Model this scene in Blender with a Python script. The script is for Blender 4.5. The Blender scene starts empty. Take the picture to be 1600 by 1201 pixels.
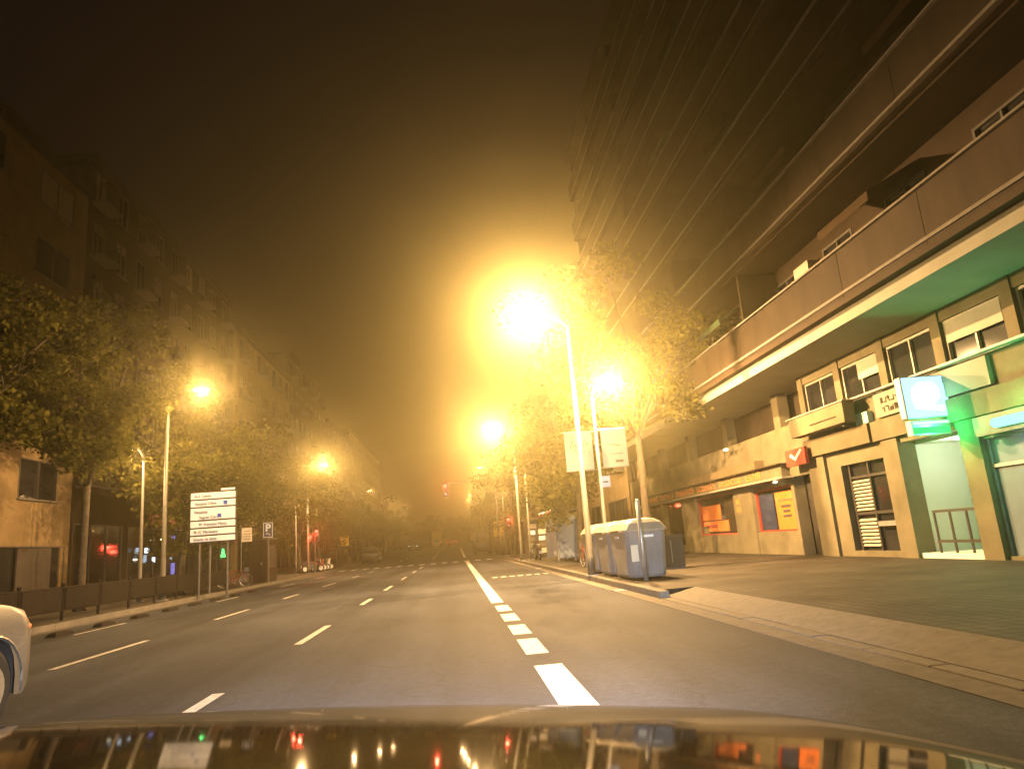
import bpy, bmesh, math, random
from math import sin, cos, pi, radians, sqrt
from mathutils import Vector, Matrix
SC = bpy.context.scene
COL = SC.collection
# ------------------------------------------------------------------ camera
CAM_H = 1.3
cd = bpy.data.cameras.new('camera'); cam = bpy.data.objects.new('camera', cd); COL.objects.link(cam)
PITCH, YAW, ROLL = radians(12.547), radians(5.451), radians(4.5)
fw = Vector((sin(YAW)*cos(PITCH), cos(YAW)*cos(PITCH), sin(PITCH)))
r0 = Vector((cos(YAW), -sin(YAW), 0)); u0 = r0.cross(fw)
R_ = cos(ROLL)*r0 - sin(ROLL)*u0; U_ = sin(ROLL)*r0 + cos(ROLL)*u0
M3 = Matrix((R_, U_, -fw)).transposed()
cam.matrix_world = Matrix.Translation((0, 0, CAM_H)) @ M3.to_4x4()
cd.sensor_width = 36.0; cd.lens = 36.0*1100/1600; cd.clip_start = 0.05; cd.clip_end = 3000
SC.camera = cam
# ------------------------------------------------------------------ night sky
W = bpy.data.worlds.new('World'); SC.world = W; W.use_nodes = True
nt = W.node_tree; nt.nodes.clear()
wo = nt.nodes.new('ShaderNodeOutputWorld'); ad = nt.nodes.new('ShaderNodeAddShader')
b1 = nt.nodes.new('ShaderNodeBackground'); b2 = nt.nodes.new('ShaderNodeBackground')
sk = nt.nodes.new('ShaderNodeTexSky'); sk.sky_type = 'NISHITA'; sk.sun_disc = False
sk.sun_elevation = radians(-8); sk.sun_rotation = radians(180)
nt.links.new(sk.outputs[0], b1.inputs[0]); b1.inputs[1].default_value = 0.05
b2.inputs[0].default_value = (0.0070, 0.0036, 0.0032, 1); b2.inputs[1].default_value = 1.0   # light-polluted night sky
nt.links.new(b1.outputs[0], ad.inputs[0]); nt.links.new(b2.outputs[0], ad.inputs[1]); nt.links.new(ad.outputs[0], wo.inputs[0])
# ------------------------------------------------------------------ exposure, render
vs = SC.view_settings; vs.view_transform = 'Standard'; vs.look = 'None'; vs.gamma = 1; vs.use_curve_mapping = False
vs.exposure = -0.28
SC.render.engine = 'CYCLES'
cy = SC.cycles
cy.use_denoising = True; cy.use_adaptive_sampling = True; cy.adaptive_threshold = .03; cy.max_bounces = 5; cy.diffuse_bounces = 2; cy.glossy_bounces = 3; cy.volume_bounces = 0
cy.transmission_bounces = 2; cy.transparent_max_bounces = 6; cy.sample_clamp_indirect = 2.5; cy.sample_clamp_direct = 0
cy.caustics_reflective = False; cy.caustics_refractive = False
SODIUM = (1.0, 0.575, 0.225)
HAZE_D, HAZE_G = 0.0032, 0.90
rnd = random.Random(7)
def gz(y):                     # the street climbs gently beyond the crossing
    return 0.015*max(0.0, y-66)

# ================================================================== helpers
class MB:
    def __init__(s): s.v = []; s.f = []
    def add(s, vs_, fs_):
        o = len(s.v); s.v += [tuple(p) for p in vs_]; s.f += [tuple(i+o for i in f) for f in fs_]; return s
    def box(s, x0, x1, y0, y1, z0, z1):
        if x0 > x1: x0, x1 = x1, x0
        return s.add([(x0,y0,z0),(x1,y0,z0),(x1,y1,z0),(x0,y1,z0),(x0,y0,z1),(x1,y0,z1),(x1,y1,z1),(x0,y1,z1)],
                     [(0,3,2,1),(4,5,6,7),(0,1,5,4),(1,2,6,5),(2,3,7,6),(3,0,4,7)])
    def tube(s, pts, rad, n=8, cap=True):
        pts = [Vector(p) for p in pts]
        if not isinstance(rad, (list, tuple)): rad = [rad]*len(pts)
        rings = []
        up = Vector((0, 0, 1))
        for i, p in enumerate(pts):
            d = (pts[min(i+1, len(pts)-1)] - pts[max(i-1, 0)]).normalized()
            a = d.cross(up)
            if a.length < 0.05: a = d.cross(Vector((1, 0, 0)))
            a.normalize(); b = d.cross(a)
            rings.append([p + (a*cos(2*pi*k/n) + b*sin(2*pi*k/n))*rad[i] for k in range(n)])
        vs_ = [q for r in rings for q in r]; fs_ = []
        for i in range(len(pts)-1):
            for k in range(n):
                k2 = (k+1) % n
                fs_.append((i*n+k, i*n+k2, (i+1)*n+k2, (i+1)*n+k))
        if cap: fs_ += [tuple(range(n)), tuple(reversed(range((len(pts)-1)*n, len(pts)*n)))]
        return s.add(vs_, fs_)
    def ring(s, c, axis, R, r, n=20, m=6):
        c = Vector(c); ax = Vector(axis).normalized()
        a = ax.cross(Vector((0, 0, 1)));  a = a if a.length > .1 else ax.cross(Vector((1, 0, 0)))
        a.normalize(); b = ax.cross(a); vs_ = []; fs_ = []
        for i in range(n):
            t = 2*pi*i/n; d = a*cos(t)+b*sin(t)
            for j in range(m):
                u = 2*pi*j/m; vs_.append(c + d*(R+r*cos(u)) + ax*(r*sin(u)))
        for i in range(n):
            for j in range(m):
                fs_.append((i*m+j, ((i+1) % n)*m+j, ((i+1) % n)*m+(j+1) % m, i*m+(j+1) % m))
        return s.add(vs_, fs_)
    def sphere(s, c, rx, ry, rz, n=12, m=8):
        vs_ = []; fs_ = []
        for j in range(m+1):
            t = pi*j/m
            for i in range(n):
                p = 2*pi*i/n; vs_.append((c[0]+rx*sin(t)*cos(p), c[1]+ry*sin(t)*sin(p), c[2]+rz*cos(t)))
        for j in range(m):
            for i in range(n):
                fs_.append((j*n+i, (j+1)*n+i, (j+1)*n+(i+1) % n, j*n+(i+1) % n))
        return s.add(vs_, fs_)
    def loft(s, loops, cap=True):
        n = len(loops[0]); vs_ = [p for l in loops for p in l]; fs_ = []
        for i in range(len(loops)-1):
            for k in range(n):
                k2 = (k+1) % n; fs_.append((i*n+k, i*n+k2, (i+1)*n+k2, (i+1)*n+k))
        if cap: fs_ += [tuple(reversed(range(n))), tuple(range((len(loops)-1)*n, len(loops)*n))]
        return s.add(vs_, fs_)
    def mesh(s, name):
        me = bpy.data.meshes.new(name); me.from_pydata(s.v, [], s.f); me.validate(); me.update()
        bm = bmesh.new(); bm.from_mesh(me); bmesh.ops.recalc_face_normals(bm, faces=bm.faces); bm.to_mesh(me); bm.free()
        return me
    def build(s, name, mat, parent=None, smooth=False, bevel=0):
        return obj(name, s.mesh(name), mat, parent, smooth, bevel)
def obj(name, me, mat, parent=None, smooth=False, bevel=0):
    if mat is not None and len(me.materials) == 0: me.materials.append(mat)
    o = bpy.data.objects.new(name, me); COL.objects.link(o); o.parent = parent
    if smooth:
        me.polygons.foreach_set('use_smooth', [True]*len(me.polygons))
    if bevel:
        b = o.modifiers.new('edge', 'BEVEL'); b.width = bevel; b.segments = 2; b.limit_method = 'ANGLE'; b.angle_limit = radians(40)
    return o
def empty(name, loc=(0, 0, 0), rz=0, parent=None):
    o = bpy.data.objects.new(name, None); COL.objects.link(o); o.location = loc; o.rotation_euler = (0, 0, rz); o.parent = parent
    o.empty_display_size = .1; return o
def tag(o, label, cat, group=None):
    o['label'] = label; o['category'] = cat
    if group: o['group'] = group
    return o
def struct(o): o['kind'] = 'structure'; return o
def copy_tree(o, parent=None):
    c = o.copy(); COL.objects.link(c); c.parent = parent
    for ch in o.children: copy_tree(ch, c)
    return c
def text(name, s, size, loc, rot, mat, parent=None, align='LEFT', ext=.004, shear=0, off=0.0):
    cu = bpy.data.curves.new(name, 'FONT'); cu.body = s; cu.size = size; cu.extrude = ext; cu.align_x = align; cu.shear = shear
    cu.offset = off
    tmp = bpy.data.objects.new(name, cu); COL.objects.link(tmp); bpy.context.view_layer.update()
    me = bpy.data.meshes.new_from_object(tmp.evaluated_get(bpy.context.evaluated_depsgraph_get())); bpy.data.objects.remove(tmp)
    me.materials.clear(); me.materials.append(mat)
    o = bpy.data.objects.new(name, me); COL.objects.link(o); o.location = loc; o.rotation_euler = rot; o.parent = parent; o['kind'] = 'stuff'
    return o
FACE_CAM = (pi/2, 0, 0)           # text standing up, read by someone looking along +Y
FACE_LEFT = (pi/2, 0, -pi/2)      # text on a wall that looks towards -X

# ================================================================== materials
MATS = {}
def mat(name, col, rough=.7, var=.25, scale=3.0, bump=0.0, bscale=40, metal=0, coat=0, spec=.5, col2=None, stretch=None):
    m = bpy.data.materials.new(name); m.use_nodes = True; n = m.node_tree.nodes; l = m.node_tree.links
    p = n['Principled BSDF']; p.inputs['Roughness'].default_value = rough; p.inputs['Metallic'].default_value = metal
    p.inputs['Coat Weight'].default_value = coat; p.inputs['Specular IOR Level'].default_value = spec if rough < .75 else min(spec, .12)
    if var:
        tc = n.new('ShaderNodeTexCoord'); no = n.new('ShaderNodeTexNoise'); no.inputs['Scale'].default_value = scale
        no.inputs['Detail'].default_value = 6; no.inputs['Roughness'].default_value = .65
        src = tc.outputs['Object']
        if stretch:
            mp = n.new('ShaderNodeMapping'); mp.inputs['Scale'].default_value = stretch; l.new(src, mp.inputs[0]); src = mp.outputs[0]
        l.new(src, no.inputs['Vector'])
        r = n.new('ShaderNodeMapRange'); r.inputs[1].default_value = .3; r.inputs[2].default_value = .7
        l.new(no.outputs['Fac'], r.inputs[0])
        mx = n.new('ShaderNodeMix'); mx.data_type = 'RGBA'
        mx.inputs[6].default_value = (*[c*(1-var) for c in col], 1)
        mx.inputs[7].default_value = (*(col2 or [min(1, c*(1+var)) for c in col]), 1)
        l.new(r.outputs[0], mx.inputs[0]); l.new(mx.outputs[2], p.inputs['Base Color'])
        if bump:
            n2 = n.new('ShaderNodeTexNoise'); n2.inputs['Scale'].default_value = bscale; n2.inputs['Detail'].default_value = 3
            l.new(tc.outputs['Object'], n2.inputs['Vector'])
            b = n.new('ShaderNodeBump'); b.inputs['Strength'].default_value = bump; b.inputs['Distance'].default_value = .02
            l.new(n2.outputs['Fac'], b.inputs['Height']); l.new(b.outputs[0], p.inputs['Normal'])
    else:
        p.inputs['Base Color'].default_value = (*col, 1)
    MATS[name] = m; return m
def emit(name, col, s, sample=False):
    m = bpy.data.materials.new(name); m.use_nodes = True; n = m.node_tree.nodes; n.clear()
    o = n.new('ShaderNodeOutputMaterial'); e = n.new('ShaderNodeEmission'); e.inputs[0].default_value = (*col, 1); e.inputs[1].default_value = s
    m.node_tree.links.new(e.outputs[0], o.inputs[0])
    if not sample: m.cycles.emission_sampling = 'NONE'
    MATS[name] = m; return m
def asphalt_mat():
    m = mat('asphalt', (.095, .088, .088), .8, .0, spec=.3)
    n = m.node_tree.nodes; l = m.node_tree.links; p = n['Principled BSDF']
    tc = n.new('ShaderNodeTexCoord')
    def noise(scale, detail, st=None):
        no = n.new('ShaderNodeTexNoise'); no.inputs['Scale'].default_value = scale; no.inputs['Detail'].default_value = detail
        src = tc.outputs['Object']
        if st:
            mp = n.new('ShaderNodeMapping'); mp.inputs['Scale'].default_value = st; l.new(src, mp.inputs[0]); src = mp.outputs[0]
        l.new(src, no.inputs['Vector']); return no.outputs['Fac']
    def rng(f, a, b, c, d):
        r = n.new('ShaderNodeMapRange'); r.inputs[1].default_value = a; r.inputs[2].default_value = b
        r.inputs[3].default_value = c; r.inputs[4].default_value = d; l.new(f, r.inputs[0]); return r.outputs[0]
    def mul(a, b):
        q = n.new('ShaderNodeMath'); q.operation = 'MULTIPLY'; l.new(a, q.inputs[0]); l.new(b, q.inputs[1]); return q.outputs[0]
    big = rng(noise(.35, 5, (1.0, .45, 1)), .35, .65, .6, 1.35)
    trk = rng(noise(1.1, 3, (1.0, .03, 1)), .35, .65, .72, 1.26)       # wheel tracks run along the street
    fine = rng(noise(55, 4), .3, .7, .62, 1.38)
    oil = rng(noise(.9, 4, (1.6, .5, 1)), .64, .74, 1.0, .62)          # oil stains
    mid = rng(noise(11, 5), .3, .7, .78, 1.22)
    vo = n.new('ShaderNodeTexVoronoi'); vo.feature = 'DISTANCE_TO_EDGE'; vo.inputs['Scale'].default_value = .33
    wv = n.new('ShaderNodeVectorMath'); wv.operation = 'ADD'
    nz = n.new('ShaderNodeTexNoise'); nz.inputs['Scale'].default_value = 1.3; nz.inputs['Detail'].default_value = 6; l.new(tc.outputs['Object'], nz.inputs['Vector'])
    l.new(tc.outputs['Object'], wv.inputs[0]); l.new(nz.outputs['Color'], wv.inputs[1]); l.new(wv.outputs[0], vo.inputs['Vector'])
    crack = rng(vo.outputs['Distance'], .0, .010, .72, 1.0)
    f = mul(mul(mul(big, trk), mul(fine, oil)), mul(mid, crack))
    vm = n.new('ShaderNodeVectorMath'); vm.operation = 'SCALE'; vm.inputs[0].default_value = (.035, .039, .050)
    l.new(f, vm.inputs['Scale']); l.new(vm.outputs[0], p.inputs['Base Color'])
    b = n.new('ShaderNodeBump'); b.inputs['Strength'].default_value = .35; b.inputs['Distance'].default_value = .01
    l.new(noise(90, 3), b.inputs['Height']); l.new(b.outputs[0], p.inputs['Normal'])
    return m
def tile_mat():
    m = mat('pavement_tiles', (.12, .105, .09), .75, .0)
    n = m.node_tree.nodes; l = m.node_tree.links; p = n['Principled BSDF']
    tc = n.new('ShaderNodeTexCoord')
    br = n.new('ShaderNodeTexBrick'); br.offset = 0; br.inputs['Scale'].default_value = 1
    br.inputs['Brick Width'].default_value = .2; br.inputs['Row Height'].default_value = .2; br.inputs['Mortar Size'].default_value = .012
    br.inputs['Color1'].default_value = (.062, .055, .047, 1); br.inputs['Color2'].default_value = (.048, .043, .038, 1); br.inputs['Mortar'].default_value = (.016, .014, .013, 1)
    l.new(tc.outputs['Object'], br.inputs['Vector'])
    no = n.new('ShaderNodeTexNoise'); no.inputs['Scale'].default_value = .8; no.inputs['Detail'].default_value = 7; l.new(tc.outputs['Object'], no.inputs['Vector'])
    r = n.new('ShaderNodeMapRange'); r.inputs[1].default_value = .3; r.inputs[2].default_value = .7; r.inputs[3].default_value = .6; r.inputs[4].default_value = 1.3; l.new(no.outputs['Fac'], r.inputs[0])
    vm = n.new('ShaderNodeVectorMath'); vm.operation = 'SCALE'; l.new(br.outputs['Color'], vm.inputs[0]); l.new(r.outputs[0], vm.inputs['Scale'])
    l.new(vm.outputs[0], p.inputs['Base Color'])
    b = n.new('ShaderNodeBump'); b.inputs['Strength'].default_value = .4; b.inputs['Distance'].default_value = .004; l.new(br.outputs['Fac'], b.inputs['Height']); b.invert = True
    l.new(b.outputs[0], p.inputs['Normal'])
    return m
def paint_mat():
    m = mat('road_paint', (.66, .63, .57), .6, 0)
    n = m.node_tree.nodes; l = m.node_tree.links; p = n['Principled BSDF']
    tc = n.new('ShaderNodeTexCoord'); no = n.new('ShaderNodeTexNoise'); no.inputs['Scale'].default_value = 9; no.inputs['Detail'].default_value = 8; no.inputs['Roughness'].default_value = .75
    l.new(tc.outputs['Object'], no.inputs['Vector'])
    r = n.new('ShaderNodeMapRange'); r.inputs[1].default_value = .50; r.inputs[2].default_value = .70; l.new(no.outputs['Fac'], r.inputs[0])
    mx = n.new('ShaderNodeMix'); mx.data_type = 'RGBA'; mx.inputs[6].default_value = (.46, .45, .44, 1); mx.inputs[7].default_value = (.13, .125, .12, 1)
    l.new(r.outputs[0], mx.inputs[0]); l.new(mx.outputs[2], p.inputs['Base Color']); return m
def leaf_mat(name, c):
    m = bpy.data.materials.new(name); m.use_nodes = True; n = m.node_tree.nodes; l = m.node_tree.links; n.clear()
    o = n.new('ShaderNodeOutputMaterial'); d = n.new('ShaderNodeBsdfDiffuse'); t = n.new('ShaderNodeBsdfTranslucent'); x = n.new('ShaderNodeMixShader'); x.inputs[0].default_value = .42
    ge = n.new('ShaderNodeNewGeometry'); mx = n.new('ShaderNodeMix'); mx.data_type = 'RGBA'
    mx.inputs[6].default_value = (c[0]*.55, c[1]*.6, c[2]*.6, 1); mx.inputs[7].default_value = (c[0]*1.5, c[1]*1.35, c[2]*1.2, 1)
    l.new(ge.outputs['Random Per Island'], mx.inputs[0])
    l.new(mx.outputs[2], d.inputs[0]); l.new(mx.outputs[2], t.inputs[0]); l.new(d.outputs[0], x.inputs[1]); l.new(t.outputs[0], x.inputs[2]); l.new(x.outputs[0], o.inputs[0]); return m
ASPH = asphalt_mat(); TILE = tile_mat(); PAINT = paint_mat()
LEAF = leaf_mat('plane_leaf', (.085, .085, .022)); LEAF2 = leaf_mat('linden_leaf', (.06, .068, .02))
BARK = mat('bark', (.06, .05, .038), .9, .45, 6, .5, 30)
STONE = mat('kerb_granite', (.145, .135, .12), .85, .2, 7, .2, 60)
CONC = mat('gutter_concrete', (.115, .105, .095), .85, .25, 5, .2, 50)
CREAM = mat('cream_render', (.15, .132, .085), .85, .25, 1.3, .1, 30)
CREAM2 = mat('ochre_render', (.14, .112, .07), .85, .2, 1.1, .1, 30)
SOFF = mat('soffit_paint', (.24, .24, .20), .8, .12, 1.0)
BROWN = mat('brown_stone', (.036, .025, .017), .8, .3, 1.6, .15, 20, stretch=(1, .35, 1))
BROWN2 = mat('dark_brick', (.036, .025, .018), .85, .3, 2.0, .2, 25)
GREYW = mat('grey_render', (.05, .043, .036), .85, .25, .9, .1, 30)
SANDW = mat('sand_render', (.17, .13, .075), .85, .25, .9, .1, 30)
OCHRE = mat('ochre_wall', (.17, .125, .07), .85, .25, .9, .1, 30)
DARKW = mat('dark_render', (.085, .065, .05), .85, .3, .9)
GLASS = mat('window_glass', (.018, .018, .02), .08, .4, .7, spec=.7)
GLASSB = mat('bluish_glass', (.16, .2, .25), .25, .15, 1.0, spec=.6)
FRAME = mat('window_frame', (.06, .055, .048), .5, .15, 4)
FRAMEL = mat('light_frame', (.34, .32, .26), .5, .15, 4)
METAL = mat('galvanised_steel', (.33, .33, .32), .45, .2, 5, metal=.6)
GREENM = mat('painted_pole', (.07, .066, .055), .5, .25, 4)
DKMET = mat('dark_metal', (.035, .03, .027), .5, .3, 5)
RAILM = mat('railing_paint', (.014, .011, .009), .85, .3, 5)
BLACKP = mat('black_plastic', (.02, .02, .02), .5, .2, 5)
YELP = mat('yellow_paint', (.55, .40, .05), .5, .2, 4)
BINBODY = mat('bin_grey', (.15, .15, .158), .5, .2, 2.5)
BINLID = mat('bin_lid', (.22, .2, .16), .5, .2, 2.5)
WHITEP = mat('white_panel', (.62, .67, .76), .55, .06, 3)
NAVY = mat('navy_paint', (.02, .03, .075), .5, .1, 3)
BLUEP = mat('blue_print', (.03, .06, .4), .5, .1, 3)
INK = mat('ink', (.05, .05, .055), .6, 0)
BANNER = mat('banner_cloth', (.62, .56, .44), .8, .08, 2)
BANINK = mat('banner_print', (.2, .16, .09), .8, 0)
ORANGE = mat('orange_poster', (.62, .17, .035), .6, .12, 3)
REDP = mat('red_print', (.33, .045, .03), .6, .15, 3)
ORLET = mat('orange_letters', (.55, .2, .04), .6, .15, 5)
TEALP = mat('teal_print', (.35, .55, .46), .6, .1, 3)
SILVER = mat('silver_paint', (.085, .083, .078), .4, .06, 1, coat=.8)
DKPAINT = mat('dark_paint', (.010, .009, .009), .06, .25, 30, coat=0, spec=.08)
CARDARK = mat('car_dark', (.03, .03, .035), .3, .1, 2, coat=.6)
CARWHITE = mat('car_white', (.6, .6, .58), .35, .05, 2, coat=.4)
CARRED = mat('car_red', (.25, .03, .025), .35, .05, 2, coat=.4)
CARYEL = mat('truck_box_paint', (.6, .5, .16), .5, .1, 2)
RUBBER = mat('tyre_rubber', (.022, .022, .023), .8, .2, 8)
RIM = mat('rim_alloy', (.4, .4, .4), .35, .1, 4, metal=.8)
CHROME = mat('reflector_glass', (.75, .78, .8), .15, .05, 3)
LENS_S = emit('sodium_lens', (1, .8, .4), 120)
LENS_R = emit('red_signal', (1, .075, .05), 6.5)
LENS_G = emit('green_signal', (.12, 1, .2), 3.2)
TAIL = emit('tail_lamp', (1, .09, .04), 5)
HEADL = emit('head_lamp', (.85, .92, 1), 6)
WARMW = emit('warm_lamp', (1, .85, .5), 6)
COOLW = emit('cool_lamp', (.75, .88, 1), 2.4)
LITWIN = emit('lit_window', (1, .72, .32), .35)
LITBLU = emit('lit_shop', (.62, .78, 1), .8)
LITVIO = emit('violet_sign', (.35, .3, 1), .9)
SIGNB = emit('blue_sign_face', (.40, .70, 1.0), 2.2)
SIGNW = emit('white_sign_shape', (.92, .97, 1.0), 9.0)
SIGNG = emit('green_sign_face', (.03, 1.0, .13), 2.4)
SIGNC = emit('cyan_neon', (.30, 1.0, .62), 2.4)
def point(name, loc, col, power, radius=.1, parent=None):
    ld = bpy.data.lights.new(name, 'POINT'); ld.energy = power; ld.color = col; ld.shadow_soft_size = radius
    o = bpy.data.objects.new(name, ld); COL.objects.link(o); o.location = loc; o.parent = parent; return o

# ================================================================== the setting
RK, LK = 3.9, -10.4          # kerb faces
PZ = .14                     # pavement height
RF, LF = 11.4, -18.0         # building lines
def strip(name, x0, x1, ys, z, m, parent=None):
    vs_ = []; fs_ = []
    for y in ys: vs_ += [(x0, y, z+gz(y)), (x1, y, z+gz(y))]
    for i in range(len(ys)-1): fs_.append((2*i, 2*i+1, 2*i+3, 2*i+2))
    b = MB().add(vs_, fs_); return b.build(name, m, parent)
YS = [-60, 0, 30, 66, 90, 120, 160, 220, 300, 420]
ground = strip('ground', -400, 400, [-400]+YS+[900], -.03, CONC); struct(ground)
road = strip('road', LK, RK, YS, 0, ASPH); struct(road)
side = MB().box(RK, 160, 60, 73, -.02, 0.004).build('side_street', ASPH); struct(side)
def slab(x0, x1, y0, y1, z0, z1): return MB().box(x0, x1, y0, y1, z0, z1)
pr = MB()
pr.box(RK+.2, RF+3, -40, 4, -.05, PZ); pr.box(4.75, RF+3, 4, 14.4, -.05, PZ); pr.box(RK+.2, RF+3, 14.4, 60, -.05, PZ)
struct(pr.build('pavement_right', TILE))
prf = MB()
for a, b in zip([73, 100, 150, 220], [100, 150, 220, 420]):
    prf.add([(RK+.2, a, PZ+gz(a)), (RF+3, a, PZ+gz(a)), (RF+3, b, PZ+gz(b)), (RK+.2, b, PZ+gz(b))], [(0, 1, 2, 3)])
prf.add([(RK+.2, 73, -.05), (RF+3, 73, -.05), (RF+3, 73, PZ+gz(73)), (RK+.2, 73, PZ+gz(73))], [(0, 1, 2, 3)])
struct(prf.build('pavement_far', TILE))
pl = MB()
pl.box(LF-3, LK-.2, -40, 66, -.05, PZ)
for a, b in zip([66, 100, 150, 220], [100, 150, 220, 420]):
    pl.add([(LF-3, a, PZ+gz(a)), (LK-.2, a, PZ+gz(a)), (LK-.2, b, PZ+gz(b)), (LF-3, b, PZ+gz(b))], [(0, 1, 2, 3)])
struct(pl.build('pavement_left', TILE))
# dropped kerb ramp
ramp = MB().add([(RK+.2, 4, .02), (4.75, 4, PZ), (4.75, 14.4, PZ), (RK+.2, 14.4, .02), (RK+.2, 4, -.05), (4.75, 4, -.05), (4.75, 14.4, -.05), (RK+.2, 14.4, -.05)],
                [(0, 1, 2, 3), (0, 4, 5, 1), (3, 2, 6, 7), (0, 3, 7, 4), (1, 5, 6, 2), (4, 7, 6, 5)]).build('dropped_kerb_ramp', STONE); struct(ramp)
gut = MB()
gut.box(RK-.32, RK-.003, -40, 60, -.05, .006)
struct(gut.build('gutter', CONC))
gl = MB(); gl.box(LK+.003, LK+.3, -40, 66, -.05, .006); struct(gl.build('gutter_left', CONC))
# kerbs made of single stones
stone_me = MB().box(0, .195, .004, .992, -.05, PZ+.004).mesh('kerb_stone')
low_me = MB().box(0, .195, .004, .992, -.05, .02).mesh('kerb_stone')
kr = struct(empty('kerb_right')); kl = struct(empty('kerb_left'))
for y in range(2, 60):
    low = 4 <= y < 14
    o = obj('kerb_stone', low_me if low else stone_me, STONE, kr, bevel=.012); o.location = (RK+rnd.uniform(-.004, .004), y, rnd.uniform(-.004, .003))
for y in range(14, 66):
    o = obj('kerb_stone', stone_me, STONE, kl, bevel=.012); o.location = (LK-.195+rnd.uniform(-.004, .004), y, rnd.uniform(-.004, .003))
def kerbrun(parent, x0, x1, ys):
    b = MB()
    for a, c in zip(ys[:-1], ys[1:]):
        b.add([(x0, a, -.05+gz(a)), (x1, a, -.05+gz(a)), (x1, c, -.05+gz(c)), (x0, c, -.05+gz(c)), (x0, a, PZ+gz(a)), (x1, a, PZ+gz(a)), (x1, c, PZ+gz(c)), (x0, c, PZ+gz(c))],
              [(0, 3, 2, 1), (4, 5, 6, 7), (0, 1, 5, 4), (1, 2, 6, 5), (2, 3, 7, 6), (3, 0, 4, 7)])
    b.build('kerb_run', STONE, parent)
kerbrun(kr, RK, RK+.197, [-40, 2]); kerbrun(kr, RK, RK+.197, [73, 100, 150, 220, 420])
kerbrun(kl, LK-.197, LK, [-40, 14]); kerbrun(kl, LK-.197, LK, [66, 100, 150, 220, 420])
# painted markings, each one its own sheet just above the asphalt
def marking(x, y0, y1, w, skew=0):
    ys = [y0, y1] if y1 < 66 or y0 > 66 else [y0, 66, y1]
    vs_ = []; fs_ = []
    for y in ys: vs_ += [(x-w/2, y, .004+gz(y)), (x+w/2, y, .004+gz(y))]
    for i in range(len(ys)-1): fs_.append((2*i, 2*i+1, 2*i+3, 2*i+2))
    MB().add(vs_, fs_).build('lane_marking', PAINT, road)
marking(.90, 3.0, 7.9, .30)
for a, b in ((8.7, 10.05), (10.6, 11.8), (12.45, 13.7), (14.3, 15.6)): marking(.885, a, b, .27)
marking(.86, 16.4, 58.5, .27)
for y in (3.1, 7.1): marking(-2.53, y, y+.95 if y > 5 else y+2, .13)
for a, b in ((11.8, 14.5), (19.4, 21.6), (25.6, 28.4), (33.4, 36.6), (42, 45.5), (50, 54)): marking(-2.53, a, b, .13)
for a, b in ((4, 7.2), (11.4, 14.7), (18.6, 21.5), (25.6, 28.0), (33, 36.4), (42, 45), (50, 53)): marking(-5.96, a, b, .12)
for a, b in ((8, 11), (17.6, 20.2), (27.5, 30), (37, 40), (46, 49)): marking(-8.75, a, b, .11)
for y in range(78, 150, 9):
    for x in (-2.5, -5.95): marking(x, y, y+3.2, .14)
marking(.86, 74, 130, .25)
for i in range(7):                                          # dotted cycle crossing in the bus lane
    MB().add([(1.35+i*.33, 28.0, .0045), (1.55+i*.33, 28.0, .0045), (1.55+i*.33, 28.5, .0045), (1.35+i*.33, 28.5, .0045)], [(0, 1, 2, 3)]).build('crossing_marking', PAINT, road)
for i in range(14):                                         # stop line and crossing at the signals
    MB().add([(-9.8+i*.95, 60.5, .0045), (-9.35+i*.95, 60.5, .0045), (-9.35+i*.95, 63.5, .0045), (-9.8+i*.95, 63.5, .0045)], [(0, 1, 2, 3)]).build('crossing_marking', PAINT, road)
PATCH = mat('asphalt_patch', (.026, .0285, .035), .85, .3, 14, .3, 90)
for (x0_, x1_, y0_, y1_) in ((1.5, 3.2, 31, 36), (-8.2, -7.2, 20, 30)):
    MB().add([(x0_, y0_, .0025), (x1_, y0_+.07, .0025), (x1_+.05, y1_, .0025), (x0_-.04, y1_-.09, .0025)], [(0, 1, 2, 3)]).build('asphalt_patch', PATCH, road)
for i_, y_ in enumerate((16.5, 33)):
    t = MB().box(RK-.31, RK-.02, y_, y_+.6, -.04, .010).build('drain_grate', DKMET); tag(t, ['iron drain grate in the gutter before the bins', 'iron drain grate in the gutter past the bins'][i_], 'drain grate')
    for k in range(7): MB().box(RK-.3, RK-.03, y_+.04+k*.08, y_+.07+k*.08, .0105, .016).build('bar', METAL, t)
# cycle lane separators
sep_me = MB().loft([[(-.11, -.42, 0), (.11, -.42, 0), (.11, .42, 0), (-.11, .42, 0)], [(-.09, -.34, .07), (.09, -.34, .07), (.09, .34, .07), (-.09, .34, .07)], [(-.04, -.22, .1), (.04, -.22, .1), (.04, .22, .1), (-.04, .22, .1)]]).mesh('lane_separator')
ORD = ['nearest', 'second nearest', 'third nearest', 'fourth nearest', 'fifth', 'sixth', 'seventh', 'eighth', 'ninth', 'tenth']
for i, y in enumerate((17.8, 19.9, 22.0, 24.2, 26.4, 28.6, 31, 33.5)):
    o = obj('lane_separator', sep_me, RAILM); o.location = (-9.15, y, .001)
    tag(o, f'black rubber cycle lane separator on the asphalt, {ORD[i]} to the camera of the row', 'separator', 'rubber separators along the cycle lane')

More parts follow.
